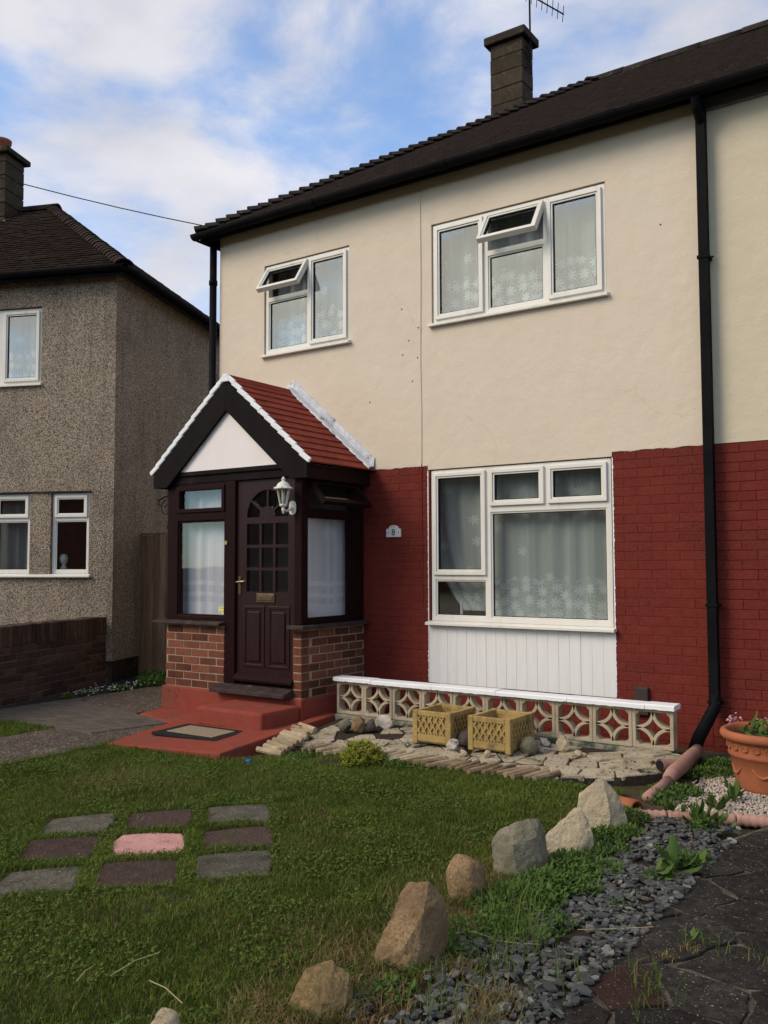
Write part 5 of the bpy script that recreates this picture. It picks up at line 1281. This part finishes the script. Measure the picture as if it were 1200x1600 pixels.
for k, Lc in enumerate((.42, .62, .60, .61, .60, .215)):
    b = MB(); n_ = int(Lc / .02); z0, z1 = SZ0 + .290 + (.004 if k == 0 else 0), SZ0 + .323 + (.004 if k == 0 else 0) + random.uniform(-.003, .003)
    for i in range(n_ + 1):
        xx = x + (Lc - .004) * i / n_; w_ = mnoise.noise((xx * 22, k, 0)) * .006 + mnoise.noise((xx * 60, k, 3)) * .003
        for (y, z) in ((SYB + .025, z0), (SYB + .03, z1 - .006), (SYB + .02, z1), (SYF - .025, z1 - .001), (SYF - .036, z1 - .008), (SYF - .036, z0 - .002 + w_), (SYF - .028, z0 + w_)): b.pt(xx, y, z)
    for i in range(n_):
        for q_ in range(7): a = i * 7; b.f.append([a + q_, a + (q_ + 1) % 7, a + 7 + (q_ + 1) % 7, a + 7 + q_])
    b.f.append(list(range(7))); b.f.append([n_ * 7 + q_ for q_ in range(7)][::-1]); b.build('coping', 'white_paint', scr); x += Lc

# ------------------------------------------------------------------ lattice planters
def planter(x0, x1, y0, y1, z0, z1, label):
    t = thing('planter', label, 'planter', ((x0 + x1) / 2, (y0 + y1) / 2, z0), 'square lattice planters')
    W_, D_ = x1 - x0, y1 - y0
    b = MB(); cx, cy = (x0 + x1) / 2, (y0 + y1) / 2
    # body with recessed panels between posts, rim and base
    for (a, c_) in ((x0, y0), (x1 - .045, y0), (x0, y1 - .045), (x1 - .045, y1 - .045)): b.box(a, a + .045, c_, c_ + .045, z0, z1)
    b.build('corner_post', 'planter', t, bevel=.006)['kind'] = 'stuff'
    b = MB(); i_ = .004
    for (za, zb) in ((z0 + .02, z0 + .075), (z1 - .042, z1 - .004)):
        b.box(x0 + .0455, x1 - .0455, y0 + i_, y0 + .04, za, zb); b.box(x0 + .0455, x1 - .0455, y1 - .04, y1 - i_, za, zb)
        b.box(x0 + i_, x0 + .04, y0 + .0455, y1 - .0455, za, zb); b.box(x1 - .04, x1 - i_, y0 + .0455, y1 - .0455, za, zb)
    b.build('rail', 'planter', t, bevel=.005)['kind'] = 'stuff'
    b = MB(); b.ring(x0 + .02, x1 - .02, y0 + .02, y1 - .02, .016, 0, 0)
    b = MB(lambda x, y, z: (x, z, y)); b.ring(x0 + .018, x1 - .018, y0 + .018, y1 - .018, .02, z0 + .01, z1 - .02); b.build('body', 'planter', t)
    def lattice(mp, w_, h_):
        b = MB(mp); st = .052
        def clip(p, d):
            ts = []
            for ax, hi in ((0, w_), (1, h_)):
                t0, t1 = (0 - p[ax]) / d[ax], (hi - p[ax]) / d[ax]; ts.append((min(t0, t1), max(t0, t1)))
            return max(t_[0] for t_ in ts), min(t_[1] for t_ in ts)
        for sgn in (1, -1):
            c = -h_ if sgn > 0 else 0.
            off = .5 * st
            while c < w_ + (0 if sgn > 0 else h_):
                p = (c + off, 0.); d = (sgn * .62, 1.); t0, t1 = clip(p, d)
                if t1 - t0 > .02:
                    dl = math.hypot(*d); nx, nz = d[1] / dl * .0065, -d[0] / dl * .0065
                    A, B2 = (p[0] + d[0] * t0, p[1] + d[1] * t0), (p[0] + d[0] * t1, p[1] + d[1] * t1)
                    e = .0 if sgn > 0 else .0015
                    b.prism([(A[0] + nx, A[1] + nz), (B2[0] + nx, B2[1] + nz), (B2[0] - nx, B2[1] - nz), (A[0] - nx, A[1] - nz)], -.002, .013 + e, 'xzy')
                c += st
        b.build('lattice', 'planter', t)['kind'] = 'stuff'
    pz, ph = z0 + .075, (z1 - .042) - (z0 + .075)
    for (O, U, N, w_) in (((x0 + .045, y0 + .018, pz), (1, 0, 0), (0, -1, 0), W_ - .09), ((x1 - .018, y0 + .045, pz), (0, 1, 0), (1, 0, 0), D_ - .09), ((x0 + .018, y0 + .045, pz), (0, 1, 0), (-1, 0, 0), D_ - .09), ((x0 + .045, y1 - .018, pz), (1, 0, 0), (0, 1, 0), W_ - .09)):
        lattice(frame(O, U, N), w_, ph)
    MB().box(x0 + .039, x1 - .039, y0 + .039, y1 - .039, z0 + .015, z1 - .065).build('soil', 'planter', t)
planter(.65, .995, -1.205, -.80, .062, .318, 'square sandy yellow lattice planter nearer the porch')
planter(1.14, 1.495, -1.20, -.79, .062, .318, 'square sandy yellow lattice planter farther from the porch')

# small stones on the bed
GB = 'stones on the paved bed'
rock('stone', (-.10, -1.09, .055), (.16, .13, .13), 'rock_grey', 'mossy grey stone at the porch end of the bed', 61, (0, 0, .4), group=GB)
rock('stone', (.03, -1.05, .06), (.15, .12, .15), 'rock_brown', 'orange tan block stone near the porch end of the bed', 62, (0, 0, .7), sharp=.62, group=GB)
rock('stone', (.10, -.98, .06), (.12, .12, .13), 'rock_dark', 'dark brown stone against the orange tan one', 63, (0, 0, .2), group=GB)
rock('stone', (.14, -.84, .07), (.17, .10, .12), 'rock_white', 'rough whitish stone leaning by the pierced screen wall', 64, (0, 0, .2), group=GB, rough=.09)
rock('stone', (.62, -1.25, .055), (.075, .055, .045), 'rock_white', 'small flat white stone at the left planter corner', 65, (0, 0, .5), group=GB)
rock('stone', (1.045, -1.24, .05), (.115, .09, .10), 'rock_white', 'lumpy white stone between the two planters', 66, (0, 0, .1), group=GB, rough=.1)
rock('stone', (1.06, -1.08, .06), (.15, .14, .15), 'rock_dark', 'dark round stone between the two planters', 67, sharp=.95, group=GB, rough=.03)
rock('stone', (1.16, -1.30, .045), (.065, .055, .05), 'rock_cream', 'little beige stone below the right planter', 68, group=GB)
rock('stone', (1.345, -1.27, .045), (.055, .05, .055), 'rock_cream', 'little rounded stone in front of the right planter', 69, sharp=.95, group=GB)
rock('stone', (1.575, -1.06, .06), (.14, .13, .14), 'rock_grey', 'round grey brown cobble at the right planter corner', 70, sharp=.97, group=GB, rough=.03)
rock('stone', (1.64, -.95, .06), (.17, .12, .06), 'rock_white', 'flat pale slab piece right of the planters', 71, sharp=.6, group=GB)
rock('stone', (1.61, -.86, .075), (.10, .08, .09), 'rock_white', 'square white fragment behind the flat pale piece', 72, sharp=.6, group=GB)
rock('stone', (1.77, -.88, .07), (.11, .07, .13), 'rock_cream', 'half round pale stone standing on edge', 73, sharp=.8, group=GB)
rock('stone', (1.93, -.99, .065), (.06, .05, .055), 'rock_cream', 'small pale pebble alone on the right of the bed', 74, sharp=.95, group=GB)

# ------------------------------------------------------------------ log edging
le = thing('log_edging', 'broken weathered log edging along the front of the bed', 'edging', (.5, -1.6, 0))
def log(p, ang, L_, r_, pitch, mat):
    b = MB(); n_ = 5
    path = [(-L_ / 2 + L_ * k / n_, .004 * math.sin(k * 1.7 + p[0] * 9), 0) for k in range(n_ + 1)]
    b.tube(path, [r_ * random.uniform(.88, 1.06) for _ in path], 8)
    o = b.build('log', mat, le, smooth=False); o.matrix_basis = Matrix.Translation(p) @ Matrix.Rotation(ang, 4, 'Z') @ Matrix.Rotation(pitch, 4, 'Y')
for k in range(10):
    t_ = k / 9; log((-.14 - .27 * t_ + random.uniform(-.01, .01), -1.98 + .78 * t_, .035 + .04 * t_), R(random.uniform(-12, 6)), random.uniform(.19, .25), .024, R(random.uniform(2, 8)), 'log')
for k in range(31):
    t_ = k / 30; x = .02 + 1.90 * t_; y = -1.66 + .12 * t_ + .02 * math.sin(k * 1.3)
    log((x + random.uniform(-.01, .01), y, .034 + random.uniform(-.004, .006)), R(62 + random.uniform(-10, 10)), random.uniform(.17, .25), random.uniform(.020, .026), R(random.uniform(-9, -2)), 'log' if t_ < .5 else 'log_dark')

# ------------------------------------------------------------------ variegated shrub
sh = thing('shrub', 'small yellow green leafy shrub at the edge of the lawn', 'shrub', (.60, -1.80, 0))
n = 1500; th_ = gr.uniform(0, 2 * np.pi, n); ph_ = np.arccos(gr.uniform(0, 1, n)); rad_ = gr.uniform(.55, 1., n) ** .5
dirs = np.stack([np.cos(th_) * np.sin(ph_), np.sin(th_) * np.sin(ph_), np.cos(ph_)], 1)
bump = np.array([.82 + .30 * mnoise.noise(Vector(d) * 2.6) for d in dirs.tolist()])
P_ = dirs * (rad_ * bump)[:, None] * np.array([[.20, .20, .17]]) + np.array([[.60, -1.80, .015]])
V, F_, T = leaves(P_, .022 + .012 * gr.random(n), .016, gr, .35); o = np_mesh('leaves', V, F_, 'shrub', T); setp(o, sh)
b = MB()
for k in range(14):
    a = k * .9; b.tube([(.60, -1.80, 0), (.60 + .06 * math.cos(a), -1.80 + .06 * math.sin(a), .07), (.60 + .15 * math.cos(a), -1.80 + .15 * math.sin(a), .08 + .05 * (k % 3))], [.004, .003, .0015], 5)
b.build('stems', 'bark', sh)
sheet('soil_patch', [(.05, -2.02), (.35, -2.08), (.5, -1.98), (.45, -1.8), (.15, -1.82)], .012, 'soil', 'bare dark soil patch beside the shrub')
rock('stone', (.12, -2.0, .0), (.05, .03, .03), 'rock_white', 'white chip on the soil left of the shrub', 80)
tag(MB().box(-.12, -.075, -2.27, -2.24, .0, .03).build('bottle_cap', 'blue_plastic', None, bevel=.006), 'tiny blue plastic scrap in the grass by the red path', 'litter')

# ------------------------------------------------------------------ right-hand corner: gravel, pipes, edging, pot
sheet('gravel_bed', [(2.62, -.56), (6, -.56), (6, -.9), (3.4, -1.76), (3.05, -1.86), (2.78, -2.02), (2.62, -2.0)], .004, 'soil_dry', 'soil below the white gravel')
def pebbles(n, xr, yr, test, smin, smax, flat, mat, label, z0=.006):
    x = gr.uniform(*xr, n); y = gr.uniform(*yr, n); k = test(x, y); x, y = x[k], y[k]; n = len(x)
    base = np.array([[1, 0, 0], [0, 1, 0], [-1, 0, 0], [0, -1, 0], [0, 0, 1], [0, 0, -1]], float); S_ = gr.uniform(smin, smax, (n, 1, 1)) * np.array([1, 1, flat]).reshape(1, 1, 3) * gr.uniform(.6, 1.2, (n, 6, 1))
    a = gr.uniform(0, 6.28, n); V = base[None] * S_; c_, s_ = np.cos(a)[:, None], np.sin(a)[:, None]
    X = V[:, :, 0] * c_ - V[:, :, 1] * s_; Y = V[:, :, 0] * s_ + V[:, :, 1] * c_; t = gr.normal(0, .35, (n, 1)); Z = V[:, :, 2] + X * t
    V = np.stack([X + x[:, None], Y + y[:, None], Z + z0 + gr.uniform(0, .012, (n, 1))], 2)
    f = np.array([[0, 1, 4], [1, 2, 4], [2, 3, 4], [3, 0, 4], [1, 0, 5], [2, 1, 5], [3, 2, 5], [0, 3, 5]])
    F_ = (np.arange(n)[:, None, None] * 6 + f[None]).reshape(-1, 3)
    return kind(np_mesh('gravel', V.reshape(-1, 3), F_, mat), 'stuff', label)
pebbles(12000, (2.72, 4.2), (-1.98, -.5), lambda x, y: (y > -2.02 + np.where(x < 3.05, (x - 2.78) * .6, .16 + (x - 3.05) * .28) + .03) & (x > 2.78 - (y + 1.2) * .05), .007, .015, .7, 'gravel', 'whitish gravel round the terracotta pot')
ed = thing('rope_edging', 'row of pink clay edging pieces between the gravel and slate', 'edging', (3, -1.9, 0))
E_ = [(2.70, -2.075), (2.87, -1.985), (3.045, -1.895), (3.21, -1.835), (3.40, -1.775), (3.60, -1.72), (3.8, -1.66)]
for k in range(6):
    b = MB(); A_, B_ = Vector((*E_[k], .014)), Vector((*E_[k + 1], .014)); n_ = 12
    b.tube([A_.lerp(B_, .02 + .96 * q / n_) for q in range(n_ + 1)], [.034 + .005 * math.sin(q * 2.4) for q in range(n_ + 1)], 10); b.build('edging_piece', 'pink_clay', ed, smooth=True)
cp = thing('clay_pipe', 'broken pink clay drain pipe lying from the black downpipe toward the lawn', 'pipe', (2.65, -1.0, 0))
b = MB(); b.tube([(2.625, -.46, .105), (2.635, -.62, .10), (2.645, -.80, .088), (2.65, -.92, .08), (2.655, -1.16, .07), (2.662, -1.28, .065)], [.040, .043, .050, .054, .048, .036], 16); b.build('junction', 'pink_clay', cp, smooth=True)
b = MB(); b.tube([(2.62, -.98, .09), (2.57, -1.07, .10), (2.555, -1.10, .102)], [.042, .040, .042], 14, cap=False); b.tube([(2.555, -1.10, .102), (2.575, -1.06, .10)], [.036, .034], 14); b.build('branch', 'pink_clay', cp, smooth=True)
b = MB(); b.prism([(.034 * math.cos(k * .5236), .034 * math.sin(k * .5236)) for k in range(12)], 0, .003, 'xyz'); o = b.build('branch_mouth', 'gasket', cp); o.matrix_basis = Matrix.Translation((2.5545, -1.101, .102)) @ Vector((-.44, -.88, .06)).to_track_quat('Z', 'Y').to_matrix().to_4x4()
b = MB(); b.tube([(2.66, -1.27, .05), (2.668, -1.45, .042), (2.672, -1.62, .04), (2.668, -1.72, .035)], [.033, .032, .033, .032], 14); b.build('pipe_length', 'pink_clay', cp, smooth=True)
t_ = MB(); n_ = 10
for (y, r_) in ((-.07, .07), (.07, .066)):
    for rr_ in (r_, r_ - .014):
        for k in range(n_ + 1): a = math.pi * k / n_; t_.pt(rr_ * math.cos(a), y, rr_ * math.sin(a))
m1 = n_ + 1
for k in range(n_): t_.f += [[k, k + 1, 2 * m1 + k + 1, 2 * m1 + k], [m1 + k + 1, m1 + k, 3 * m1 + k, 3 * m1 + k + 1], [k + 1, k, m1 + k, m1 + k + 1], [2 * m1 + k, 2 * m1 + k + 1, 3 * m1 + k + 1, 3 * m1 + k]]
o = t_.build('broken_pipe', 'terracotta', None, smooth=True); o.location = (2.60, -1.87, -.012); o.rotation_euler = (0, 0, R(70)); tag(o, 'short half round broken clay pipe piece by the peaked stone', 'pipe')
b = MB(); b.tube([(2.66, -.50, .05), (2.70, -.8, .03), (2.78, -1.0, .04), (2.83, -1.2, .05), (2.80, -1.38, .03), (2.70, -1.48, .02)], .008, 8); tag(b.build('hose', 'black_plastic', None, smooth=True), 'short black cable curling over the gravel beside the clay pipe', 'cable')

pc = Vector((3.235, -.975, .004))
pot = thing('terracotta_pot', 'large orange terracotta pot with rolled rim and relief bands at right edge', 'pot', pc)
prof = [(.19, 0), (.205, .005), (.215, .03), (.232, .12), (.250, .215), (.262, .222), (.266, .236), (.260, .250), (.268, .285), (.272, .318), (.285, .322), (.304, .332), (.312, .352), (.306, .374), (.288, .384), (.268, .376), (.262, .35), (.25, .30)]
b = MB(); b.lathe(prof, pc, 56); b.f.append([k for k in range(56)][::-1]); b.build('body', 'terracotta', pot, smooth=True)
b = MB(); b.prism([(pc.x + .255 * math.cos(k * math.pi / 16), pc.y + .255 * math.sin(k * math.pi / 16)) for k in range(32)], .33, .342, 'xyz'); b.build('soil', 'soil', pot)
for k in range(22):
    a = 2 * math.pi * k / 22; c_ = pc + Vector((.2685 * math.cos(a), .2685 * math.sin(a), .285)); tn = Vector((-math.sin(a), math.cos(a), 0))
    b = MB(); b.tube([c_ + tn * (.022 * math.cos(q * .628)) + Vector((0, 0, .017 * math.sin(q * .628))) for q in range(11)], .0045, 6); b.build('rosette', 'terracotta', pot, smooth=True)
for k in range(7):
    a = 2 * math.pi * k / 7 + .2; pp = []
    for q in range(11):
        aa = a - .28 + .056 * q; zz = .165 - .05 * math.sin(math.pi * q / 10); r_ = .2405 - (.165 - zz) * .16; pp.append(pc + Vector((r_ * math.cos(aa), r_ * math.sin(aa), zz)))
    b = MB(); b.tube(pp, [.004 + .007 * math.sin(math.pi * q / 10) for q in range(11)], 7); b.build('swag', 'terracotta', pot, smooth=True)
pp = thing('potted_plant', 'leafy green plant with pink flowers growing in the terracotta pot', 'plant', pc + Vector((0, 0, .345)))
n = 70; a = gr.uniform(0, 6.28, n); r_ = .22 * np.sqrt(gr.random(n)); P_ = np.stack([pc.x + r_ * np.cos(a), pc.y + r_ * np.sin(a), .345 + .05 * gr.random(n)], 1)
V, F_, T = leaves(P_, .06 + .05 * gr.random(n), .035, gr, .5); o = np_mesh('leaves', V, F_, 'weed', T); setp(o, pp)
# pale pink flower heads against the wall behind the pot
for (x, y, z, lab) in ((2.83, -.30, .31, 'faded pink flower head beside the black downpipe elbow'), (3.07, -.34, .30, 'faded pink flower head behind the pot rim')):
    t = thing('flower', lab, 'flower', (x, y, 0)); b = MB(); b.tube([(x + .02, y + .03, .0), (x + .01, y + .01, z * .5), (x, y, z)], .004, 5); b.build('stem', 'bark', t)
    P_ = gr.normal(0, .024, (70, 3)) + np.array([[x, y, z]]); V, F_, T = leaves(P_, .022, .018, gr, .2); o = np_mesh('petals', V, F_, 'flower_pink', T); setp(o, t)

# ------------------------------------------------------------------ slate chippings
sheet('slate_bed', [(2.625, -9), (3.26, -9), (3.24, -2.25), (3.1, -2.0), (2.78, -2.06), (2.625, -2.2)], .002, 'soil', 'dark soil under the slate chippings')
def chips(n, label):
    VV, FF, TT, o = [], [], [], 0
    for k in range(n):
        x = gr.uniform(2.68, 3.30); y = gr.uniform(-5.3, -2.02)
        if y > -2.25 and x < 2.85: continue
        if mnoise.noise((x * 4, y * 3, 4)) < (.05 if x < 2.86 else -.34): continue
        big = gr.random() < .14; r_ = gr.uniform(.007, .022) * (1.9 if big else 1); m_ = int(gr.integers(5, 8)); a = (np.arange(m_) + gr.uniform(-.35, .35, m_)) * 6.283 / m_; el = gr.uniform(.45, .9)
        q = np.stack([np.cos(a) * r_, np.sin(a) * r_ * el], 1); rt = gr.uniform(0, 6.28); c_, s_ = math.cos(rt), math.sin(rt); q = q @ np.array([[c_, s_], [-s_, c_]])
        tx, ty = gr.normal(0, .20, 2); zc = gr.uniform(.006, .028); th_ = gr.uniform(.003, .008)
        zt = zc + q[:, 0] * tx + q[:, 1] * ty
        VV.append(np.concatenate([np.column_stack([q[:, 0] * .92 + x, q[:, 1] * .92 + y, zt + th_]), np.column_stack([q[:, 0] + x, q[:, 1] + y, zt])]))
        FF += [[o + i for i in range(m_)]] + [[o + m_ + i, o + m_ + (i + 1) % m_, o + (i + 1) % m_, o + i] for i in range(m_)]; o += 2 * m_; TT += [gr.random()] * (2 * m_)
    me = bpy.data.meshes.new('slate_chippings'); me.from_pydata(np.concatenate(VV).tolist(), [], FF); me.update()
    at_ = me.attributes.new('tint', 'FLOAT', 'POINT'); at_.data.foreach_set('value', np.array(TT, np.float32))
    return kind(link('slate_chippings', me, 'slate'), 'stuff', label)
chips(4300, 'blue grey slate chippings between the rocks and the paving')

# ------------------------------------------------------------------ crazy paving
cz = sheet('crazy_paving', [(3.245, -9), (6, -9), (6, -.9), (3.4, -1.77), (3.23, -2.3)], .006, 'crazy_mortar', 'dark crazy paving path at the right')
rv = random.Random(5); pts = []
for k in range(1500):
    p = (rv.uniform(3.1, 4.9), rv.uniform(-5.9, -1.4))
    if all((Vector(p) - Vector(q_)).length > (.19 + .09 * ((len(pts) * 7) % 5) / 4) for q_ in pts): pts.append(p)
k = 0
for c in voronoi([(3.255, -5.9), (4.9, -5.9), (4.9, -1.35), (3.62, -1.78), (3.42, -1.86), (3.245, -2.35)], pts, .020):
    c = rough_poly(c, rv, .016, .06); k += 1; up_ = .014 + rv.uniform(-.003, .005); tx, ty = rv.uniform(-.012, .012), rv.uniform(-.012, .012); cx = sum(p[0] for p in c) / len(c); cy = sum(p[1] for p in c) / len(c)
    b = MB(); A = [b.pt(x, y, up_ + (x - cx) * tx + (y - cy) * ty) for x, y in c]; B2 = [b.pt(x, y, -.005) for x, y in c]; b.f.append(A)
    for q_ in range(len(c)): b.f.append([A[q_], B2[q_], B2[(q_ + 1) % len(c)], A[(q_ + 1) % len(c)]])
    b.build('paving_piece', 'crazy_red' if k % 14 == 11 else 'crazy', cz, bevel=.004)

# ------------------------------------------------------------------ weeds
def clump(cx, cy, r_, n, hgt, L_, W_):
    a = gr.uniform(0, 6.28, n); q = r_ * np.sqrt(gr.random(n)); z = hgt * gr.random(n) * (1 - .6 * (q / r_) ** 2) + .004
    return leaves(np.stack([cx + q * np.cos(a), cy + q * np.sin(a), z], 1), L_ * gr.uniform(.6, 1.2, n), W_, gr, .45)
W = []
for c in ((2.78, -3.42, .15, 520, .09, .03, .014), (2.80, -3.22, .14, 480, .09, .03, .014), (2.72, -3.60, .12, 300, .08, .03, .014), (2.74, -2.85, .12, 300, .07, .028, .013), (2.72, -2.55, .12, 320, .06, .026, .013), (2.80, -2.42, .10, 240, .05, .026, .013), (2.70, -2.15, .12, 300, .07, .026, .013),
          (2.74, -1.62, .13, 420, .07, .026, .013), (2.80, -1.40, .12, 420, .06, .026, .013), (2.74, -.85, .14, 420, .07, .026, .013), (2.80, -.55, .14, 420, .08, .028, .014), (2.9, -.75, .12, 300, .05, .024, .012), (2.5, -.62, .08, 120, .05, .022, .012), (2.62, -1.35, .06, 120, .04, .022, .012),
          (3.20, -2.70, .09, 160, .05, .03, .016), (3.10, -2.12, .06, 90, .07, .03, .016), (3.16, -3.0, .07, 110, .05, .026, .014), (2.95, -3.75, .10, 160, .05, .026, .012), (2.85, -4.0, .10, 200, .06, .028, .012), (3.12, -3.45, .05, 60, .04, .022, .012),
          (2.66, -3.75, .10, 260, .07, .028, .013), (2.88, -3.35, .12, 300, .07, .03, .014), (2.9, -3.05, .10, 200, .05, .028, .013), (2.70, -4.05, .10, 160, .06, .028, .013), (2.80, -3.9, .12, 260, .08, .03, .014), (3.0, -2.6, .05, 50, .03, .022, .012), (2.68, -4.4, .10, 150, .06, .028, .012), (2.76, -4.25, .10, 180, .06, .028, .012), (2.74, -4.6, .10, 120, .05, .026, .012), (2.84, -3.6, .10, 260, .08, .03, .014), (2.74, -3.05, .10, 260, .07, .03, .014), (2.86, -2.75, .08, 120, .05, .026, .013), (3.0, -3.9, .06, 70, .05, .024, .012), (-.30, -1.05, .10, 160, .03, .02, .012), (.1, -1.9, .12, 220, .04, .022, .014), (.85, -1.75, .10, 200, .05, .022, .014), (1.02, -1.26, .04, 40, .03, .02, .01), (1.9, -.76, .20, 300, .04, .02, .01), (2.15, -.76, .16, 240, .03, .02, .01), (1.72, -.74, .08, 80, .03, .02, .01), (.35, -.80, .2, 160, .025, .018, .01),
          (-3.95, .15, .16, 420, .12, .045, .022), (-4.2, .45, .2, 500, .15, .05, .025), (-3.6, .45, .22, 420, .12, .045, .022), (-3.1, .65, .2, 300, .12, .045, .022), (-3.98, -.25, .12, 240, .06, .035, .018), (-3.98, -.7, .10, 160, .05, .03, .016), (-3.95, -1.0, .07, 120, .06, .03, .016)):
    W.append(clump(*c[:3], int(c[3] * 1.5), *c[4:]))
V, F_, T = merge(W); kind(np_mesh('weeds', V, F_, 'weed', T), 'stuff', 'low green weeds in the beds and between stones')
# broad-leaved weeds
W = []
for (cx, cy, n, L_, up_) in ((3.10, -2.08, 16, .11, .9), (3.16, -2.02, 10, .09, .7), (3.06, -1.66, 12, .09, .9), (3.10, -1.42, 12, .10, .9), (2.86, -1.95, 9, .08, 1.), (2.98, -1.92, 8, .07, .9), (3.19, -2.86, 9, .12, 1.1), (3.22, -2.72, 10, .08, .6), (3.02, -2.0, 8, .07, .8), (3.15, -3.05, 7, .07, .6), (3.49, -3.62, 6, .05, .4), (2.66, -2.75, 6, .05, .8)):
    P_ = np.stack([gr.normal(cx, .022, n), gr.normal(cy, .022, n), gr.uniform(.0, .06, n)], 1); W.append(leaves(P_, L_ * gr.uniform(.6, 1.15, n), L_ * .42, gr, up_))
V, F_, T = merge(W); kind(np_mesh('broad_weeds', V, F_, 'weed', T), 'stuff', 'broad-leaved weeds by the clay edging and paving')
W = []
for (cx, cy, r_, n, hh_) in ((2.83, -3.90, .07, 60, .26), (2.92, -4.02, .06, 45, .30), (3.01, -4.08, .05, 40, .30), (3.0, -4.28, .08, 90, .16), (2.88, -4.2, .07, 50, .22), (3.08, -4.5, .07, 60, .12), (3.20, -4.18, .05, 30, .16), (3.47, -4.12, .07, 90, .10), (3.40, -4.02, .05, 40, .13), (3.50, -3.66, .05, 60, .10), (3.68, -3.62, .05, 45, .08), (2.78, -3.7, .06, 40, .25), (3.1, -4.7, .1, 80, .16), (2.7, -4.1, .06, 40, .12), (3.52, -4.3, .06, 50, .07), (2.9, -4.6, .08, 60, .12)):
    n = int(n * .5); x = gr.normal(cx, r_ * .8, n); y = gr.normal(cy, r_ * .8, n); W.append(blades(x, y, np.zeros(n), hh_ * gr.uniform(.4, 1.1, n), np.full(n, .004), gr.uniform(.1, .8, n), gr))
V, F_, T = merge(W); kind(np_mesh('tall_grass', V, F_, 'grass_tall', T), 'stuff', 'tufts of tall grass in the slate and paving joints')
W = []
for (cx, cy, r_, n, hh_) in ((3.07, -4.50, .07, 150, .09), (3.10, -4.62, .07, 120, .09), (3.47, -3.72, .03, 40, .05), (3.43, -3.83, .03, 35, .05), (2.86, -4.35, .06, 60, .08), (2.72, -4.7, .12, 160, .06), (2.66, -5.0, .12, 160, .06), (2.8, -4.85, .1, 80, .06)):
    x = gr.normal(cx, r_ * .6, n); y = gr.normal(cy, r_ * .6, n); W.append(blades(x, y, np.zeros(n), hh_ * gr.uniform(.5, 1.1, n), np.full(n, .005), gr.uniform(.3, 1.1, n), gr))
V, F_, T = merge(W); kind(np_mesh('dry_grass', V, F_, 'grass_dry', T), 'stuff', 'dead grass tufts among the slate')
sheet('soil_border', [(-3.8, -3), (-3.8, .8), (-4.9, .83), (-4.6, .0), (-3.6, -3)], -.002, 'soil', 'dark soil border below the low brick wall')
n = 90; x = gr.normal(-3.97, .10, n); y = gr.uniform(-.9, .1, n); V, F_, T = leaves(np.repeat(np.stack([x, y, gr.uniform(.03, .08, n)], 1), 6, 0), .013, .008, gr, .1); kind(np_mesh('daisies', V, F_, 'flower_white', T), 'stuff', 'tiny white flowers in the border by the low wall')
